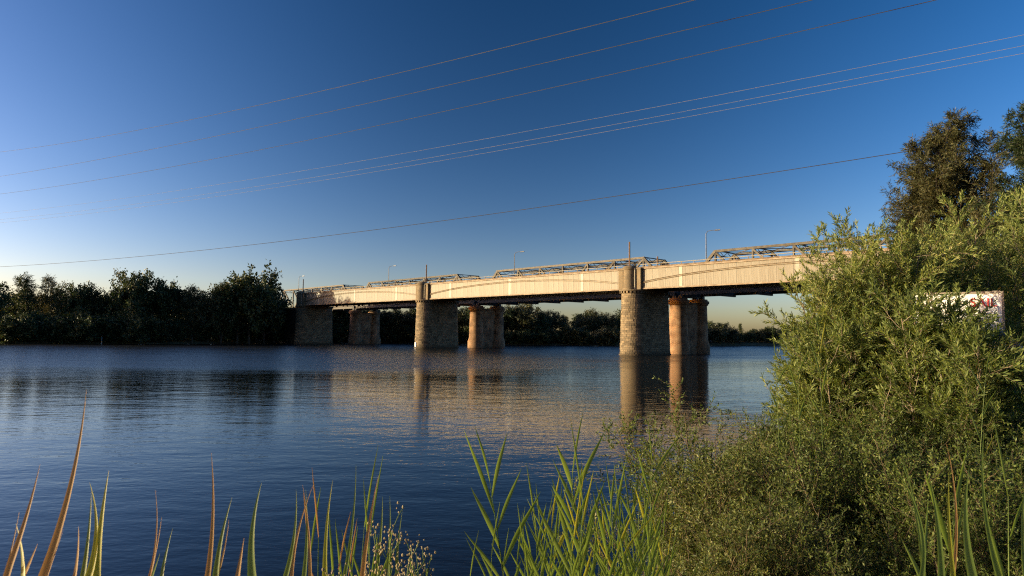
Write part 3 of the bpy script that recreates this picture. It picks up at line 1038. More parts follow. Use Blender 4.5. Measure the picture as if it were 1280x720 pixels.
def woody(seed, base_stems, levels, leaf, taper=0.5, stem_r=0.05, sides=(6, 4, 3, 3), wood_levels=3):
    """base_stems = (P, D, L, K, wig, trop). levels: dicts n,t0,t1,ang,sd,len(function of t and parent length),K,wig,trop.
    leaf: dict n,t0,t1,ang,sd,L,W,droop. Returns wood (V,F) and leaf (V,F)."""
    rng = np.random.default_rng(seed)
    P, D, L, K, wig, trop = base_stems
    pts = grow(rng, P, D, L, K, wig, np.array(trop))
    r0 = np.full(len(P), stem_r) if np.isscalar(stem_r) else stem_r
    wood = [tubes(pts, r0, r0 * 0.25, sides[0])]
    plen = L
    pr = r0
    for li, lv in enumerate(levels):
        P, D, t, par = spawn(rng, pts, lv["n"], lv["t0"], lv["t1"], lv["ang"], lv["sd"])
        if "bias" in lv: D = nrm(D + np.array(lv["bias"]))
        Ln = lv["len"](t, plen[par]) * rng.uniform(.7, 1.25, len(P))
        pts = grow(rng, P, D, Ln, lv["K"], lv["wig"], np.array(lv["trop"]))
        pr = np.maximum(pr[par] * (1 - 0.7 * t) * lv.get("rf", .5), lv.get("rmin", .003))
        if li < wood_levels:
            wood.append(tubes(pts, pr, pr * .35, sides[min(li + 1, 3)]))
        plen = Ln
    P, D, t, par = spawn(rng, pts, leaf["n"], leaf["t0"], leaf["t1"], leaf["ang"], leaf["sd"])
    D = nrm(D + np.array([0, 0, leaf.get("droop", 0.0)]))
    if "scatter" in leaf: P = P + rng.normal(0, leaf["scatter"], P.shape)
    ll = leaf["L"] * rng.uniform(.6, 1.3, len(P))
    return join(wood), leaves(rng, P, D, ll, leaf["W"] * rng.uniform(.7, 1.25, len(P)))


def plant_from(name, woodVF, leafVF, bark, leafm, wname="branches", lname="foliage"):
    t = empty(name)
    link(wname, np_mesh(wname, *woodVF, bark, smooth=True), t)
    link(lname, np_mesh(lname, *leafVF, leafm), t)
    return t


def one(v): return np.array([v], float)


# --- prototypes of the far trees (height 1 unit = 10 m tree, scaled on placing)
def far_tree(seed, style, leafm):
    if style == "round":
        st = (one((0, 0, -.4)), one((0.03, 0.02, 1)), one(7.0), 8, .05, (0, 0, .04))
        lv = [dict(n=18, t0=.28, t1=1.0, ang=64, sd=12, len=lambda t, L: 4.6 - 2.6 * np.abs(t - .45) * 1.2, K=7, wig=.12, trop=(0, 0, .045), rf=.5, rmin=.03),
              dict(n=9, t0=.25, t1=1.0, ang=48, sd=14, len=lambda t, L: 1.7 * np.ones_like(t), K=5, wig=.2, trop=(0, 0, .03), rf=.5, rmin=.02)]
        lf = dict(n=42, t0=.2, t1=1.05, ang=70, sd=30, L=.42, W=.24, droop=-.1, scatter=.24)
    elif style == "umbrella":
        st = (one((0, 0, -.4)), one((0.05, 0, 1)), one(6.5), 8, .06, (0, 0, .04))
        lv = [dict(n=18, t0=.5, t1=1.0, ang=66, sd=10, len=lambda t, L: 5.0 - 1.6 * t, K=7, wig=.10, trop=(0, 0, .05), rf=.5, rmin=.03),
              dict(n=9, t0=.35, t1=1.0, ang=45, sd=14, len=lambda t, L: 1.6 * np.ones_like(t), K=5, wig=.2, trop=(0, 0, .08), rf=.5, rmin=.02)]
        lf = dict(n=42, t0=.2, t1=1.05, ang=70, sd=30, L=.42, W=.25, droop=.0, scatter=.22)
    elif style == "oak":     # feathery she-oak, upright with tufted top
        st = (one((0, 0, -.4)), one((0.0, 0.04, 1)), one(9.6), 9, .05, (0, 0, .05))
        lv = [dict(n=24, t0=.12, t1=1.0, ang=50, sd=12, len=lambda t, L: 3.3 - 2.3 * t, K=7, wig=.12, trop=(0, 0, .12), rf=.45, rmin=.025),
              dict(n=8, t0=.2, t1=1.0, ang=42, sd=14, len=lambda t, L: 1.15 * np.ones_like(t), K=5, wig=.2, trop=(0, 0, -.02), rf=.5, rmin=.015)]
        lf = dict(n=30, t0=.2, t1=1.05, ang=45, sd=25, L=.5, W=.10, droop=-.25, scatter=.14)
    else:                     # bushy edge shrub, foliage to the ground
        P = np.zeros((6, 3)); P[:, 2] = -.3
        rg = np.random.default_rng(seed + 50)
        D = nrm(np.stack([rg.normal(0, .55, 6), rg.normal(0, .55, 6), np.ones(6)], 1))
        st = (P, D, np.full(6, 6.5), 7, .12, (0, 0, .02))
        lv = [dict(n=12, t0=.08, t1=1.0, ang=60, sd=14, len=lambda t, L: 2.9 - 1.2 * t, K=6, wig=.18, trop=(0, 0, .0), rf=.5, rmin=.02),
              dict(n=5, t0=.2, t1=1.0, ang=50, sd=14, len=lambda t, L: 1.3 * np.ones_like(t), K=4, wig=.2, trop=(0, 0, .0), rf=.5, rmin=.015)]
        lf = dict(n=24, t0=.1, t1=1.05, ang=70, sd=30, L=.42, W=.26, droop=-.1, scatter=.2)
    w, l = woody(seed, st, lv, lf, stem_r=.22 if style != "bush" else .08, wood_levels=1)
    top = np.percentile(l[0][:, 2], 99.7)
    for a in (w[0], l[0]): a *= 10.0 / top
    return w, l


PROTO = {}
for key, style, seed, lm in (("round_a", "round", 11, "leaf_far"), ("round_b", "round", 12, "leaf_far"), ("round_c", "round", 17, "leaf_far_olive"),
                             ("umbrella", "umbrella", 13, "leaf_far"), ("oak_a", "oak", 14, "leaf_far"), ("oak_b", "oak", 15, "leaf_far_olive"),
                             ("bush_a", "bush", 16, "leaf_far"), ("bush_b", "bush", 18, "leaf_far_olive")):
    w, l = far_tree(seed, style, lm)
    PROTO[key] = (np_mesh("branches", *w, M["bark"], smooth=True), np_mesh("foliage", *l, M[lm]), style)

rnd = random.Random(7)


def put_tree(key, x, y, height, wide, label, group, name=None, cat="tree", rz=None):
    wm, lm, style = PROTO[key]
    z = gz(x, y) - 0.05
    t = empty(name or ("riverbank_tree" if style != "bush" else "riverbank_shrub"), (x, y, z), rnd.uniform(0, 6.28) if rz is None else rz)
    s = height / 10.0
    t.scale = (s * wide, s * wide, s)
    link("trunk" if style != "bush" else "stems", wm, t)
    link("crown" if style != "bush" else "foliage", lm, t)
    tag(t, label, cat, group)
    return t


def tree_px(px, ytop, depth, key, wide, label, group, **k):
    p = at(px, ytop, depth)
    z = gz(p[0], p[1])
    return put_tree(key, p[0], p[1], p[2] - z, wide, label, group, **k)


G1 = "dark trees along the left riverbank"
left_specs = [(-14, 352, 176, "round_a", 1.0, "dark tree cut by the left edge of the picture"),
              (41, 343, 183, "oak_a", 1.0, "tall feathery tree with a tufted top near the left edge"),
              (57, 345, 186, "oak_b", .9, "slim feathery tree touching the tufted tree near the left edge"),
              (80, 357, 180, "oak_a", .8, "small pointed tree between the feathery trees and the domed one"),
              (99, 353, 182, "round_b", .75, "small domed tree right of the feathery trees on left bank"),
              (122, 362, 185, "round_c", .9, "low olive tree left of the tall dark tree on the bank"),
              (143, 361, 186, "round_a", .85, "low rounded tree against the tall dark tree on left bank"),
              (168, 338, 184, "round_b", .72, "tall dark tree with a rounded knob top mid left bank"),
              (192, 350, 187, "round_a", .85, "broad dark tree right of the knob topped tree"),
              (216, 353, 189, "umbrella", .85, "flat topped tree in the middle of the left bank"),
              (243, 357, 188, "oak_b", 1.05, "brownish olive tree left of the big spreading tree"),
              (262, 359, 192, "round_c", .9, "olive rounded tree next to the brownish one on left bank"),
              (279, 353, 192, "oak_a", .85, "pointed dark tree just left of the big spreading tree"),
              (316, 333, 198, "umbrella", .83, "tallest tree, its spreading crown left of the railway truss"),
              (299, 352, 196, "round_b", .85, "tree below the left side of the big spreading crown"),
              (333, 356, 202, "round_a", .72, "tree below the right side of the big spreading crown")]
for a in left_specs: tree_px(*a, G1)
# second row behind and low scrub down at the water, so that the belt closes
for k in range(16):
    px = -30 + k * 24.5 + rnd.uniform(-6, 6)
    tree_px(px, 366 + rnd.uniform(-2, 8), 206 + rnd.uniform(-4, 10), rnd.choice(["round_a", "round_b", "round_c", "umbrella"]), rnd.uniform(.9, 1.2),
            "tree in the dark second row behind the left bank trees", "second row of trees on the left bank")
for k in range(38):
    px = -25 + k * 10.3 + rnd.uniform(-4, 4)
    d = 160 + rnd.uniform(0, 4)
    p = at(px, 420, d)
    while bank_distance(p[0], p[1])[0] < (1.2 if k % 2 else 3.5):
        d += 1.0; p = at(px, 420, d)
    put_tree(rnd.choice(["bush_a", "bush_b", "bush_a"]), p[0], p[1], rnd.uniform(3.0, 7.5), rnd.uniform(1.0, 1.5),
             "dark waterside shrub " + ("at the far left end of the tree belt" if px < 60 else "below the knob topped tree and its neighbours" if px < 230 else "below the tallest spreading tree"), "shrubs along the left water's edge", cat="shrub")
# the far bank seen under and behind the bridge
def far_bay(px):
    return ("left of the farthest pier" if px < 400 else "between the farthest and the middle pier" if px < 545 else
            "between the middle and the largest pier" if px < 800 else "right of the largest pier")


for row in range(2):
    for k in range(24):
        px = 366 + k * 18 + rnd.uniform(-5, 5)
        d = 2950 / (431.5 - (417.6 + (px - 640) * .009)) + rnd.uniform(6, 12) + row * 12
        top = 388 + rnd.uniform(-4, 7) + (3 if 660 < px < 790 else -2) - row * 2
        if 640 < px < 668: top -= 5
        p = at(px, top, d)
        while bank_distance(p[0], p[1])[0] < 4:
            d += 2.0; p = at(px, top, d)
        tree_px(px, top, d, rnd.choice(["round_a", "round_b", "round_c", "round_c", "oak_b"]), rnd.uniform(1.0, 1.35),
                "%s row far bank tree %s" % (("front", "back")[row], far_bay(px)), "trees on the far bank behind the bridge")
for k in range(40):
    px = 380 + k * 15 + rnd.uniform(-4, 4)
    d = 2950 / (431.8 - (417.6 + (px - 640) * .009)) + rnd.uniform(0, 3)
    p = at(px, 420, d)
    while bank_distance(p[0], p[1])[0] < 1.0:
        d += 1.0; p = at(px, 420, d)
    put_tree(rnd.choice(["bush_a", "bush_b"]), p[0], p[1], rnd.uniform(3.5, 6.5), rnd.uniform(1.1, 1.6),
             "far bank waterside shrub " + far_bay(px), "shrubs on the far bank behind the bridge", cat="shrub")
for px, top, dd, key, wd, lab in ((886, 401, 262, "round_a", 1.0, "rounded far tree showing just right of the brick columns"),
                                  (903, 403, 264, "round_b", 1.0, "second far tree right of the brick columns"),
                                  (926, 404, 270, "oak_a", .8, "small pointed far tree in the gap left of the bush"),
                                  (916, 412, 266, "round_b", 1.0, "low far tree left of the small pointed one"),
                                  (942, 411, 268, "round_a", 1.0, "low far tree right of the small pointed one"),
                                  (960, 408, 272, "round_c", 1.0, "far tree touching the left outline of the bush"),
                                  (985, 406, 276, "round_b", 1.1, "far tree hidden behind the left of the bush"),
                                  (1015, 404, 280, "round_a", 1.2, "far tree hidden behind the middle of the bush")):
    tree_px(px, top, dd, key, wd, lab, "trees on the distant bank upstream")
for k in range(16):
    px = 1030 + k * 30 + rnd.uniform(-8, 8)
    d = 290 + k * 4
    p = at(px, 404, d)
    while bank_distance(p[0], p[1])[0] < 5:
        d += 4; p = at(px, 404, d)
    tree_px(px, 402 + rnd.uniform(-5, 4), d, rnd.choice(["round_a", "round_b", "round_c", "oak_b"]), rnd.uniform(1.1, 1.5),
            "distant upstream tree behind the bush on the right", "trees on the distant bank upstream")
# slim white post on the left bank
p = at(127, 428, 171)
while bank_distance(p[0], p[1])[0] < .3: p = at(127, 428, p[1] + .5)
ob = MB().tube([(0, 0, -.3), (0, 0, 2.2)], .1, 8).build("marker_post", M["white"], None, loc=(p[0], p[1], gz(p[0], p[1])))
tag(ob, "slim white marker post at the water below the left bank trees", "post")


# ------------------------------------------------------------------ trees on the right bank
def tall_oak(seed, H, nb, lm, spread, leafn, name, label, x, y, gap=.3):
    st = (one((0, 0, -.3)), one((-.05, 0, 1)), one(H * .93), 10, .045, (0, 0, .05))
    lv = [dict(n=nb, t0=.18, t1=1.0, ang=52, sd=12, len=lambda t, L: spread * (1.08 - .8 * t), K=8, wig=.11, trop=(0, 0, .07), rf=.42, rmin=.03),
          dict(n=11, t0=gap, t1=1.0, ang=45, sd=14, len=lambda t, L: .30 * L * (1.2 - .6 * t), K=6, wig=.16, trop=(0, 0, .06), rf=.5, rmin=.012),
          dict(n=8, t0=.2, t1=1.0, ang=42, sd=16, len=lambda t, L: .42 * np.ones_like(t), K=4, wig=.2, trop=(0, 0, -.02), rf=.5, rmin=.007)]
    lf = dict(n=leafn, t0=.1, t1=1.05, ang=38, sd=18, L=.21, W=.034, droop=-.12, scatter=.03)
    w, l = woody(seed, st, lv, lf, stem_r=H * .017, wood_levels=3)
    t = plant_from(name, w, l, M["bark"], M[lm], "trunk", "crown")
    t.location = (x, y, gz(x, y))
    tag(t, label, "tree")
    return t


p = at(1236, 300, 34); tall_oak(31, 13.4, 50, "leaf_oak", 6.2, 17, "she_oak_tree", "airy brown leaved tree rising above the bush at upper right", p[0], p[1], .28)
p = at(1150, 300, 36); tall_oak(33, 11.4, 40, "leaf_oak", 4.6, 17, "she_oak_tree", "lower brown olive tree left of the tall airy one, above the bush", p[0], p[1], .2)
p = at(1290, 300, 31); tall_oak(32, 13.2, 44, "leaf_dark", 4.6, 16, "she_oak_tree", "dark green tree cut by the right edge of the picture", p[0], p[1], .15)


# ------------------------------------------------------------------ bushes on the right bank
def bottlebrush(seed, n_stem, H, lean, spread):
    rg = np.random.default_rng(seed)
    P = np.stack([rg.normal(0, .18, n_stem), rg.normal(0, .18, n_stem), np.full(n_stem, -.15)], 1)
    D = nrm(np.stack([rg.normal(lean[0], spread, n_stem), rg.normal(lean[1], spread, n_stem), np.ones(n_stem)], 1))
    st = (P, D, H * rg.uniform(.75, 1.1, n_stem), 9, .07, (0, 0, .06))
    lv = [dict(n=17, t0=.16, t1=1.0, ang=44, sd=13, len=lambda t, L: .36 * L * (1.15 - .65 * t), K=7, wig=.10, trop=(0, 0, .05), rf=.45, rmin=.006),
          dict(n=10, t0=.2, t1=1.0, ang=38, sd=12, len=lambda t, L: .34 * np.ones_like(t) * (1.1 - .4 * t), K=5, wig=.12, trop=(0, 0, .05), rf=.5, rmin=.003)]
    lf = dict(n=27, t0=.12, t1=1.02, ang=34, sd=12, L=.082, W=.017, droop=.02)
    return woody(seed, st, lv, lf, stem_r=.028, sides=(6, 4, 3, 3), wood_levels=2)


def small_shrub(seed, n_stem, H, lean, spread):
    rg = np.random.default_rng(seed)
    P = np.stack([rg.normal(0, .22, n_stem), rg.normal(0, .22, n_stem), np.full(n_stem, -.15)], 1)
    D = nrm(np.stack([rg.normal(lean[0], spread, n_stem), rg.normal(lean[1], spread, n_stem), np.ones(n_stem)], 1))
    st = (P, D, H * rg.uniform(.65, 1.1, n_stem), 8, .09, (0, 0, .05))
    lv = [dict(n=11, t0=.12, t1=.98, ang=46, sd=14, len=lambda t, L: .34 * L * (1.15 - .7 * t), K=6, wig=.13, trop=(0, 0, .05), rf=.45, rmin=.004),
          dict(n=8, t0=.15, t1=1.0, ang=45, sd=14, len=lambda t, L: .20 * np.ones_like(t), K=4, wig=.16, trop=(0, 0, .05), rf=.5, rmin=.002)]
    lf = dict(n=15, t0=.08, t1=1.02, ang=48, sd=16, L=.036, W=.0135, droop=.05)
    return woody(seed, st, lv, lf, stem_r=.013, sides=(5, 3, 3, 3), wood_levels=2)


def place_plant(t, px, depth, y_ref=500, rz=0.0, scale=1.0, sink=0.0):
    p = at(px, y_ref, depth)
    t.location = (p[0], p[1], gz(p[0], p[1]) - sink)
    t.rotation_euler = (0, 0, rz)
    t.scale = (scale, scale, scale)


GB = "feathery bushes on the right bank"
bb = [(48, 24, 3.9, (0.03, -.03), .17, 1090, 11.0, "light green feathery bush in front of the bridge's right end"),
      (42, 17, 4.3, (0.02, -.05), .25, 1205, 11.8, "tallest feathery yellow green bush under the brown tree"),
      (43, 13, 3.3, (-.02, 0), .30, 1135, 12.6, "feathery bush in shade between the two taller ones"),
      (44, 14, 4.4, (0.02, -.05), .26, 1330, 14.0, "feathery bush cut by the right edge above the handrail"),
      (49, 19, 2.7, (0.03, -.06), .18, 1050, 10.4, "lower light feathery bush overhanging the water"),
      (46, 14, 2.6, (-.01, -.02), .15, 1183, 9.0, "low feathery bush hiding the left half of the white sign")]
for seed, ns, H, lean, spd, px, dep, lab in bb:
    w, l = bottlebrush(seed, ns, H, lean, spd)
    t = plant_from("bottlebrush_bush", w, l, M["bark_pale"], M["leaf_brush"])
    place_plant(t, px, dep)
    tag(t, lab, "bush", GB)

shr = [small_shrub(61, 26, 1.9, (-.05, -.05), .42), small_shrub(62, 24, 1.7, (-.10, 0), .46), small_shrub(63, 28, 1.8, (0.05, 0), .44)]
shr.append(small_shrub(64, 20, 1.8, (-.12, 0), .5))
SHR = [(np_mesh("branches", *w, M["stem"], smooth=True), np_mesh("foliage", *l, M["leaf_shrub" if k < 3 else "leaf_shrub_dry"])) for k, (w, l) in enumerate(shr)]
shrub_spots = [(0, 905, 8.3, .4, 1.2, "small leaved shrub leaning out over the water, leftmost of the thicket"),
               (1, 985, 8.8, 1.3, 1.05, "small leaved shrub below the lower feathery bush"),
               (2, 1065, 8.6, 2.2, 1.0, "small leaved shrub in the middle of the thicket below the bush"),
               (0, 1140, 8.6, 3.4, 1.0, "small leaved shrub left of the foot of the white sign"),
               (1, 1225, 8.2, 4.1, .82, "small leaved shrub in front of the foot of the white sign"),
               (2, 1318, 7.6, 5.2, .85, "small leaved shrub at the right edge below the handrail"),
               (3, 885, 6.6, 5.9, .95, "lit small leaved shrub low beside the reeds"),
               (3, 960, 6.5, .7, 1.0, "small leaved shrub low in the thicket left of its dark hollow"),
               (0, 1050, 6.4, 1.9, .95, "small leaved shrub above the dark hollow of the thicket"),
               (1, 1140, 6.2, 2.9, .92, "shaded small leaved shrub behind the broad reed at lower right"),
               (2, 1240, 6.0, 3.8, .92, "shaded small leaved shrub in the lower right corner"),
               (3, 905, 5.2, 4.6, .76, "low small leaved shrub at the bottom edge right of the reeds"),
               (3, 1000, 5.0, .2, .76, "low shaded shrub at the bottom edge of the thicket"),
               (2, 1110, 4.9, 2.4, .66, "low dark shrub at the bottom edge left of the broad reed"),
               (0, 1260, 4.8, 3.0, .72, "low dark shrub at the bottom right edge")]
for kind, px, dep, rz, sc, lab in shrub_spots:
    t = empty("small_leaved_shrub")
    link("branches", SHR[kind][0], t); link("foliage", SHR[kind][1], t)
    place_plant(t, px, dep, rz=rz, scale=sc)
    tag(t, lab, "shrub", "small leaved shrubs of the right bank thicket")

# bare dead branches standing out of the thicket
for k, (px, dep, h, lx, lab) in enumerate(((1098, 8.9, 2.1, -.35, "pale bare dead branch standing out of the middle of the thicket"),
                                           (1010, 8.4, 1.8, -.5, "thin dead branch leaning towards the water in front of the bush"),
                                           (975, 6.0, 1.5, .15, "upright dry stalk in the lit part of the thicket"))):
    rgd = np.random.default_rng(90 + k)
    st = (np.zeros((2, 3)), nrm(np.array([[lx, -.1, 1.0], [lx * .4 + .2, 0, 1.0]])), np.array([h, h * .8]), 9, .09, (0, 0, .04))
    w, l = woody(90 + k, st, [dict(n=7, t0=.3, t1=1, ang=40, sd=10, len=lambda t, L: .3 * L * (1.2 - t), K=6, wig=.12, trop=(0, 0, .05), rf=.6, rmin=.003),
                              dict(n=4, t0=.3, t1=1, ang=40, sd=10, len=lambda t, L: .35 * L, K=4, wig=.1, trop=(0, 0, .05), rf=.6, rmin=.002)],
                 dict(n=1, t0=.9, t1=1, ang=30, sd=5, L=.02, W=.004), stem_r=.011, wood_levels=2)
    p = at(px, 500, dep)
    ob = link("dead_branch", np_mesh("dead_branch", *w, M["bark_pale"], smooth=True), None, loc=(p[0], p[1], gz(p[0], p[1]) - .05))
    tag(ob, lab, "branch")

# dry golden scrub on the slope behind the handrail
w, l = small_shrub(71, 18, 2.3, (0, 0), .40)
GW, GL = np_mesh("branches", *w, M["stem"], smooth=True), np_mesh("foliage", *l, M["leaf_gold"])
for px, dep, sc, rz, lab in ((1262, 18, 1.6, .3, "dry golden scrub on the slope behind the handrail"),
                             (1310, 19, 1.8, 1.8, "dry golden scrub on the slope past the right edge"),
                             (1235, 21, 1.7, 2.7, "dry golden scrub behind the white sign"),
                             (1285, 23, 2.2, 3.9, "taller dry scrub at the back of the slope by the right edge")):
    t = empty("dry_scrub"); link("branches", GW, t); link("foliage", GL, t)
    place_plant(t, px, dep, rz=rz, scale=sc)
    tag(t, lab, "shrub", "dry golden scrub behind the handrail")

# ------------------------------------------------------------------ sign and handrail
SD = 9.7
pc = at(1197, 410, SD)
gsz = gz(pc[0], pc[1])
yaw = R(-36)
sg = empty("notice_board", (pc[0], pc[1], gsz), yaw)
tag(sg, "white notice board with red letters half hidden by the bush", "sign")
ztop = at(1197, 368, SD)[2] - gsz
zbot = at(1197, 452, SD)[2] - gsz
MB().box((-.52, -.02, zbot), (.52, .02, ztop)).build("board", M["white"], sg)
for sx in (-1, 1):
    MB().box((sx * .46 - .045, .023, -.4), (sx * .46 + .045, .11, ztop + .04)).build("post", M["timber"], sg)
for lo, hi in (((-.545, -.035, ztop + .001), (.545, .03, ztop + .03)), ((-.545, -.035, zbot - .03), (.545, .03, zbot - .001)), ((-.548, -.034, zbot), (-.521, .029, ztop)), ((.521, -.034, zbot), (.548, .029, ztop))):
    MB().box(lo, hi).build("frame_rail", M["timber"], sg)
cu = bpy.data.curves.new("lettering", 'FONT')
cu.body = "SAIL"
cu.size = .17; cu.extrude = .004; cu.align_x = 'RIGHT'
cu.materials.append(M["red"])
tx = bpy.data.objects.new("lettering", cu); COL.objects.link(tx)
dgm = bpy.context.evaluated_depsgraph_get()
tm = bpy.data.meshes.new_from_object(tx.evaluated_get(dgm))
bpy.data.objects.remove(tx)
lt = link("lettering", tm, sg)
lt.rotation_euler = (R(90), 0, 0); lt.location = (.47, -.026, ztop - .18)

hr = empty("handrail", (0, 0, 0)); 
a0 = at(1246, 416, 8.8); a1 = at(1330, 473, 7.8)
b0 = at(1246, 437, 8.8); b1 = at(1330, 496, 7.8)
base = (a0 + a1) / 2
hr.location = (base[0], base[1], gz(base[0], base[1]))
tag(hr, "dark blue pipe handrail sloping down beside the white sign", "handrail")
L0 = np.array(hr.location)
for q0, q1 in ((a0, a1), (b0, b1)):
    MB().tube([q0 - L0, q1 - L0], .045, 10).build("rail", M["blue_rail"], hr, smooth_angle=40)
for f in (.08, .5, .92):
    q = a0 * (1 - f) + a1 * f
    MB().tube([q - L0, np.array([q[0], q[1], gz(q[0], q[1]) - .2]) - L0], .04, 10).build("rail_post", M["blue_rail"], hr, smooth_angle=40)


# ------------------------------------------------------------------ reeds and grasses in the foreground
def blade_mesh(p0, p1, width, sag, side, twist=0.0, n=9, name="leaf", mat=None, start=0.35, origin=None, tap=None):
    """grass blade from p0 to p1 bowed by sag towards side, folded along its midrib, tapering to a point"""
    p0 = np.array(p0, float); p1 = np.array(p1, float); side = np.array(side, float)
    axis = p1 - p0
    view = np.array([0.25, -1.0, 0.15]); view /= np.linalg.norm(view)
    V = []; F = []
    for k in range(n + 1):
        t = k / n
        if tap is not None: t = 2 * t * tap if 2 * k < n else tap + (1 - tap) * (2 * t - 1)
        def spine(t):
            if tap is None: return p0 + axis * t + side * sag * math.sin(math.pi * t * .5) ** 2 * t
            q = max(0.0, (t - tap) / (1 - tap))
            return p0 + axis * t + side * sag * 4 * q * (1 - q)
        c = spine(t); c2 = spine(t + .01)
        T = (c2 - c) / np.linalg.norm(c2 - c)
        s = np.cross(T, view); s /= max(np.linalg.norm(s), 1e-6)
        nn = np.cross(s, T)
        a = twist * (t - .5)
        s, nn = s * math.cos(a) + nn * math.sin(a), nn * math.cos(a) - s * math.sin(a)
        w = width / 2 * min(1.0, (start + t / .3 * (1 - start)) if t < .3 else 1.0) * (1 - max(0, (t - .38) / .62) ** 1.6) + .0004
        if tap is not None: w = width / 2 * (1 - max(0, (t - tap) / (1 - tap)) ** 0.95) + .0004
        fold = -nn * w * .35
        V += [c - s * w, c + fold, c + s * w]
        if k:
            b = (k - 1) * 3
            F += [(b, b + 1, b + 4, b + 3), (b + 1, b + 2, b + 5, b + 4)]
    V = np.array(V) - (0 if origin is None else np.array(origin))
    return np_mesh(name, V, F, mat, smooth=True)


def reed_plant(name, root, top, leaf_list, label, group, stem_r=.006, mat="reed", seed=0):
    """one reed: stem with leaves. leaf_list: (t on stem, dx, dy, dz, length, width)"""
    root = np.array(root); top = np.array(top)
    t = empty(name, root)
    rg = random.Random(seed)
    bow = np.array([rg.uniform(-.05, .05), rg.uniform(-.05, .05), 0])
    ctr = lambda f: root + (top - root) * f + bow * math.sin(math.pi * f)
    MB().tube([ctr(f) - root for f in (0, .2, .4, .6, .8, 1)], [stem_r, stem_r, stem_r * .9, stem_r * .75, stem_r * .5, stem_r * .2], 6).build("stem", M[mat], t, smooth_angle=60)
    for f, d, ln, wd, m in leaf_list:
        p = ctr(f)
        d = np.array(d, float); d /= np.linalg.norm(d)
        me = blade_mesh(p, p + d * ln, wd, ln * rg.uniform(.05, .22), (d[0] * .5, d[1] * .5, -.8), twist=rg.uniform(-.8, .8), mat=M[m], origin=root)
        link("leaf", me, t)
    tag(t, label, "reed", group)
    return t


rg = random.Random(21)


def auto_reed(px, ytop, depth, lean_px, nleaf, lab, group, mat="reed", wd=.020, ll=.42, dry=0.0):
    top = at(px + lean_px, ytop, depth)
    b = at(px, 700, depth)
    root = np.array([b[0], b[1] + rg.uniform(-.1, .1), 0]); root[2] = gz(root[0], root[1]) - .03
    H = top[2] - root[2]
    stem_top = root + (top - root) * (1 - .22 / max(H, .5))
    ax = (top - root) / np.linalg.norm(top - root)
    lst = []
    sgn = rg.choice((-1, 1))
    for k in range(nleaf):
        f = .30 + .70 * ((k + 1) / nleaf) ** .7
        sgn = -sgn
        up = rg.uniform(1.7, 3.4) if k < nleaf - 1 else 7
        d = ax * up + np.array([sgn * rg.uniform(.5, 1.0), rg.uniform(-.5, .5), 0])
        m = mat
        if rg.random() < dry: m = "reed_dry"
        elif rg.random() < .1: m = "reed_yellow"
        lst.append((f, d, ll * rg.uniform(.65, 1.2), wd * rg.uniform(.7, 1.15) * (.6 if k == nleaf - 1 else 1), m))
    return reed_plant("reed", root, stem_top, lst, lab, group, mat=mat, seed=rg.randint(0, 9999))


GR = "green reeds in the foreground clump"
feature = [(668, 548, 3.7, -62, 11, "tall reed leaning left, leftmost of the middle clump", .022),
           (712, 538, 3.6, 4, 11, "tallest upright reed in the middle of the clump", .022),
           (748, 585, 3.9, -26, 8, "reed with broad leaves right of the tallest one", .022),
           (806, 533, 4.2, 10, 9, "slender reed reaching up beside the shrub on the clump's right", .016),
           (785, 590, 3.9, -22, 8, "reed with narrow leaves in the right half of the clump", .017)]
for px, yt, dp, ln, nl, lab, wd in feature:
    auto_reed(px, yt, dp, ln, nl, lab, GR, wd=wd)
for k in range(42):
    px = rg.uniform(640, 835)
    yt = rg.uniform(590, 690) - (20 if 690 < px < 800 else 0)
    auto_reed(px, yt, rg.uniform(3.3, 4.5), rg.uniform(-22, 14), rg.randint(5, 7), "shorter green reed " + ("in the left half of the middle foreground clump" if px < 735 else "in the right half of the middle foreground clump"), GR, wd=rg.uniform(.012, .02), ll=.38)
for px, yt in ((588, 668), (612, 640), (628, 655), (655, 640)):
    auto_reed(px, yt, 3.6, rg.uniform(-14, 4), 4, "low reed at the left foot of the middle clump", GR, wd=.013, ll=.3)
for k in range(13):
    px = rg.uniform(372, 478)
    auto_reed(px, rg.uniform(585, 680), rg.uniform(2.5, 3.2), rg.uniform(-8, 16), rg.randint(2, 4), "reed in the tuft left of the fluffy seed heads",
              "reeds in the tuft at bottom left of centre", wd=rg.uniform(.011, .017), ll=.34, dry=.25)


def px_blade(px0, y0, px1, y1, depth, wpx, mat, label, bow=0.0, group="single blades along the bottom left edge"):
    """single long blade whose visible stretch runs from (px0,y0) to its tip; carried on down to the ground"""
    a = at(px0, y0, depth); b = at(px1, y1, depth + .06)
    d = a - b
    k = 0
    root = a.copy()
    while root[2] > gz(root[0], root[1]) - .03 and k < 200:
        root = root + np.array([d[0] * .25, d[1], d[2]]) / abs(d[2]) * .02; k += 1
    w = wpx * .80 / FPX * depth
    me = blade_mesh(root, b, w, np.linalg.norm(b - a) * bow, (1, 0, 0), twist=.9, n=30, name="single_reed", mat=M[mat], start=.5, origin=root,
                    tap=float(np.linalg.norm(a - root) / np.linalg.norm(b - root)))
    o = link("single_reed", me, None, loc=root)
    tag(o, label, "reed", group)
    return o


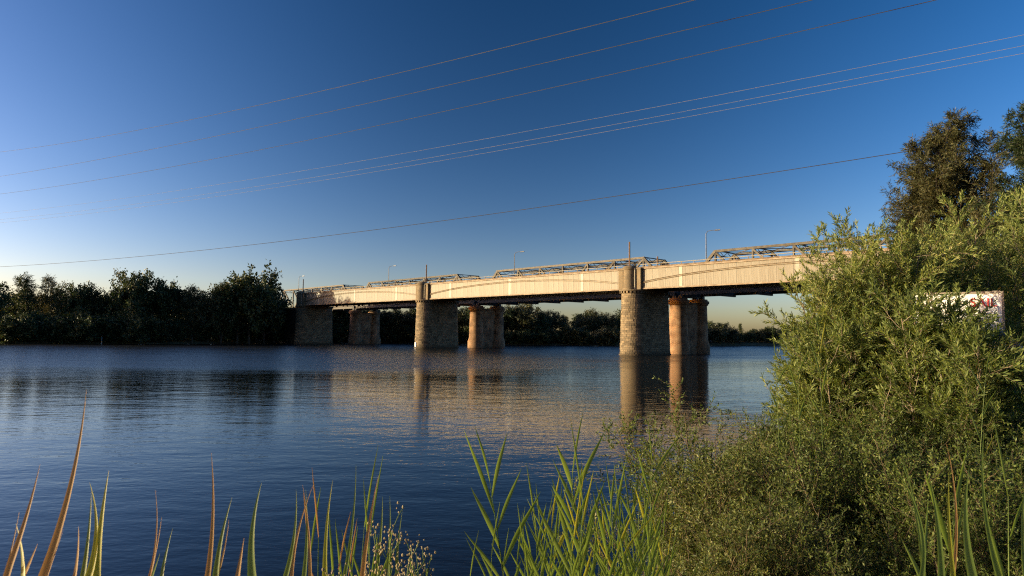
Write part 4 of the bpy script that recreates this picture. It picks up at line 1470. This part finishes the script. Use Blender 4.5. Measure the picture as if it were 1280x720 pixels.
blades = [(20, 720, 108, 487, 1.55, 15, "reed_dry", "longest orange dry blade rising from the bottom left corner", 0.035),
          (0, 705, 50, 580, 1.45, 11, "reed_dry", "shorter brown blade left of the long orange one", 0.020),
          (100, 722, 20, 655, 1.5, 12, "reed_yellow", "yellow green blade arching left across the orange one", 0.050),
          (138, 722, 136, 588, 1.6, 15, "reed_yellow", "broad yellow green blade, brightest in the lower left", -0.015),
          (152, 722, 112, 603, 1.6, 13, "reed_yellow", "yellow blade crossing the broad bright one", 0.080),
          (131, 722, 114, 615, 1.62, 9, "reed", "green blade behind the broad bright one", 0.020),
          (133, 722, 98, 658, 1.6, 7, "reed_dry", "thin dry blade leaning left from the broad bright one", 0.030),
          (70, 722, 79, 662, 1.5, 3, "reed_dry", "thin straw right of the long orange blade", 0),
          (50, 722, 47, 680, 1.5, 8, "reed_dry", "short brown stub right of the long orange blade", 0),
          (192, 722, 202, 646, 1.8, 4, "reed_dry", "thin brown straw right of the broad bright blade", 0.020),
          (209, 722, 194, 612, 1.8, 4, "reed_dry", "thin bent straw left of centre of the lower left", 0.050),
          (207, 722, 216, 660, 1.8, 6, "reed", "short green blade among the thin straws", -0.020),
          (203, 722, 200, 692, 1.8, 5, "reed", "shortest green blade among the thin straws", 0),
          (258, 722, 290, 622, 1.8, 10, "reed", "green blade crossing the tall orange brown one", -0.030),
          (283, 722, 264, 566, 1.75, 9, "reed_dry", "tall orange brown blade leaning slightly left", 0.030),
          (271, 722, 286, 650, 1.8, 4, "reed_dry", "thin straw beside the tall orange brown blade", 0.025),
          (309, 722, 305, 672, 1.7, 8, "reed_dry", "stubby brown spike beside a broad green blade", 0),
          (321, 722, 327, 603, 1.7, 14, "reed", "broad green blade with a curved tip right of the brown spike", -0.050),
          (335, 722, 392, 605, 2.1, 6, "reed_dry", "dry blade leaning right towards the reed tuft", -0.045),
          (352, 722, 370, 612, 2.1, 8, "reed", "green blade left of the reed tuft", 0.045),
          (418, 722, 378, 606, 2.4, 6, "reed_dry", "dry blade crossing the reed tuft from right to left", 0.025),
          (432, 722, 473, 594, 2.4, 8, "reed_dry", "long dry blade leaning right out of the reed tuft", -0.015),
          (420, 722, 445, 580, 2.4, 6, "reed", "tall thin green blade in the reed tuft", 0.025),
          (404, 722, 416, 600, 2.4, 8, "reed_yellow", "yellow green blade in the middle of the reed tuft", -0.025),
          (392, 722, 382, 612, 2.4, 7, "reed", "green blade on the left side of the reed tuft", 0.025),
          (463, 722, 478, 620, 2.5, 7, "reed", "green blade left of the fluffy seed heads", 0.025),
          (485, 722, 487, 620, 2.5, 6, "reed", "upright green blade behind the fluffy seed heads", 0.025),
          (492, 722, 503, 638, 2.5, 6, "reed", "green blade leaning right behind the seed heads", -0.025),
          (28, 722, 24, 640, 1.5, 4, "reed_dry", "thin brown straw at the far left bottom", 0.015)]
for x0, y0, x1, y1, dp, wp, mt, lab, bw in blades:
    px_blade(x0, y0, x1, y1, dp, wp, mt, lab, bw)

# broad reeds in the shade at lower right and above the thicket
for px, yt, dp, ln, nl, wd, lab in ((1180, 590, 2.9, 14, 6, .026, "broad leaved reed standing before the dark hollow at lower right"),
                                    (1160, 600, 3.1, -12, 6, .018, "reed with a reddish tip left of the broad leaved reed"),
                                    (1262, 560, 3.2, -6, 4, .02, "pale green reed near the right edge in shade"),
                                    (1030, 400, 7.6, -6, 7, .024, "upright reed poking out of the middle of the feathery bush"),
                                    (1010, 420, 7.6, -14, 6, .022, "pale reed at the left of the upright reed in the bush"),
                                    (985, 425, 7.5, -16, 5, .02, "dry tipped reed on the water side of the feathery bush"),
                                    (1225, 440, 7.2, 8, 5, .026, "reed growing against the foot of the white sign")):
    auto_reed(px, yt, dp, ln, nl, lab, "scattered reeds on the right bank", wd=wd, ll=.42, dry=.04)


for x0, y0, x1, y1, dp, wp, mt, lab, bw in ((1194, 722, 1211, 588, 2.3, 15, "reed", "broad green blade standing tallest at lower right", -.05),
                                           (1180, 722, 1114, 578, 2.3, 8, "reed", "long blade arching left before the dark hollow", .12),
                                           (1176, 722, 1160, 590, 2.35, 11, "reed", "green blade in the middle of the lower right clump", .03),
                                           (1172, 722, 1186, 590, 2.35, 8, "reed_yellow", "yellowish blade behind the broad green one", -.02),
                                           (1168, 722, 1128, 570, 2.4, 6, "reed", "thin blade leaning left in the lower right clump", .03),
                                           (1175, 722, 1183, 555, 2.4, 6, "reed_dry", "red brown dry tip above the lower right clump", .05),
                                           (1246, 722, 1230, 535, 2.6, 9, "reed", "long shaded blade near the right edge", -.05),
                                           (1250, 722, 1285, 585, 2.6, 8, "reed", "pale blade leaning out at the right edge", -.04)):
    px_blade(x0, y0, x1, y1, dp, wp, mt, lab, bw, group="single blades at the lower right")


# rough grass covering the near bank
rgg = np.random.default_rng(77)
gx = rgg.uniform(-9, 16, 90000); gy = rgg.uniform(-3, 20, 90000)
gd = bank_distance(gx, gy)
keep = (gd > .15) & (gd < 9) & (np.hypot(gx, gy) > 1.1)
gx, gy = gx[keep], gy[keep]
GP = np.stack([gx, gy, ground_h(gx, gy) - .02], 1)
GD = nrm(np.stack([rgg.normal(0, .35, len(gx)), rgg.normal(0, .35, len(gx)), np.ones(len(gx))], 1))
ob = link("bank_grass", np_mesh("bank_grass", *leaves(rgg, GP, GD, rgg.uniform(.10, .34, len(gx)), rgg.uniform(.008, .016, len(gx)), mid=.3), M["reed"]))
tag(ob, "rough green grass covering the near river bank", "grass", kind="stuff")


# fluffy seeding weed
def seed_weed(px, ytop, depth, label, seed, n=7):
    rgn = np.random.default_rng(seed)
    b = at(px, 715, depth)
    root = np.array([b[0], b[1], gz(b[0], b[1]) - .02])
    H = at(px, ytop, depth)[2] - root[2]
    t = empty("seeding_weed", root)
    P = np.zeros((n, 3)); P[:, :2] = rgn.normal(0, .03, (n, 2))
    D = nrm(np.stack([rgn.normal(0, .055, n), rgn.normal(0, .055, n), np.ones(n)], 1))
    pts = grow(rgn, P, D, H * rgn.uniform(.75, 1.0, n), 8, .03, np.array([0, 0, .03]))
    wood = [tubes(pts, np.full(n, .004), np.full(n, .002), 5)]
    P, D, tt, par = spawn(rgn, pts, 24, .62, 1.0, 30, 10)
    p2 = grow(rgn, P, D, .085 * rgn.uniform(.5, 1.2, len(P)), 4, .1, np.array([0, 0, .12]))
    wood.append(tubes(p2, np.full(len(P), .0018), np.full(len(P), .0012), 3))
    link("stems", np_mesh("stems", *join(wood), M["reed"], smooth=True), t)
    P3_, D3, _, _ = spawn(rgn, p2, 4, .4, 1.0, 35, 15)
    p3 = grow(rgn, P3_, D3, .03 * np.ones(len(P3_)), 3, .1, np.array([0, 0, .1]))
    tips = np.concatenate([p2[:, -1], p3[:, -1]])
    mb = MB()
    for q in tips:
        r = rgn.uniform(.0022, .0046)
        mb.lathe([(q[2] - r * 1.2, r * .3), (q[2] - r * .4, r * .95), (q[2] + r * .5, r), (q[2] + r * 1.2, r * .35)], (q[0], q[1]), 6)
    o = mb.build("seed_heads", M["seed"], t, smooth_angle=60); o["kind"] = "stuff"
    # narrow leaves
    P, D, _, _ = spawn(rgn, pts, 16, .25, .85, 45, 12)
    link("foliage", np_mesh("foliage", *leaves(rgn, P, D, rgn.uniform(.03, .06, len(P)), np.full(len(P), .006)), M["reed"]), t)
    tag(t, label, "weed", "fluffy seeding weeds at the bottom edge")


seed_weed(497, 662, 2.3, "seeding weed with the tallest fluffy heads at the bottom edge", 81, 12)
seed_weed(545, 684, 2.3, "lower seeding weed right of the tallest fluffy heads", 82, 8)
seed_weed(462, 694, 2.3, "low seeding weed left of the tallest fluffy heads", 83, 9)

# things that share a label are told apart by their order from left to right in the picture
ORD = ("first second third fourth fifth sixth seventh eighth ninth tenth eleventh twelfth thirteenth fourteenth fifteenth sixteenth seventeenth eighteenth "
       "nineteenth twentieth twenty-first twenty-second twenty-third twenty-fourth twenty-fifth twenty-sixth twenty-seventh twenty-eighth").split()
same = {}
for o in scene.objects:
    if o.parent is None and "category" in o: same.setdefault(o["label"], []).append(o)
for lab, obs in same.items():
    if 1 < len(obs) <= len(ORD):
        obs.sort(key=lambda o: o.location.x / max(o.location.y, .1))
        for k, o in enumerate(obs): o["label"] = "%s, %s from left" % (lab, ORD[k])
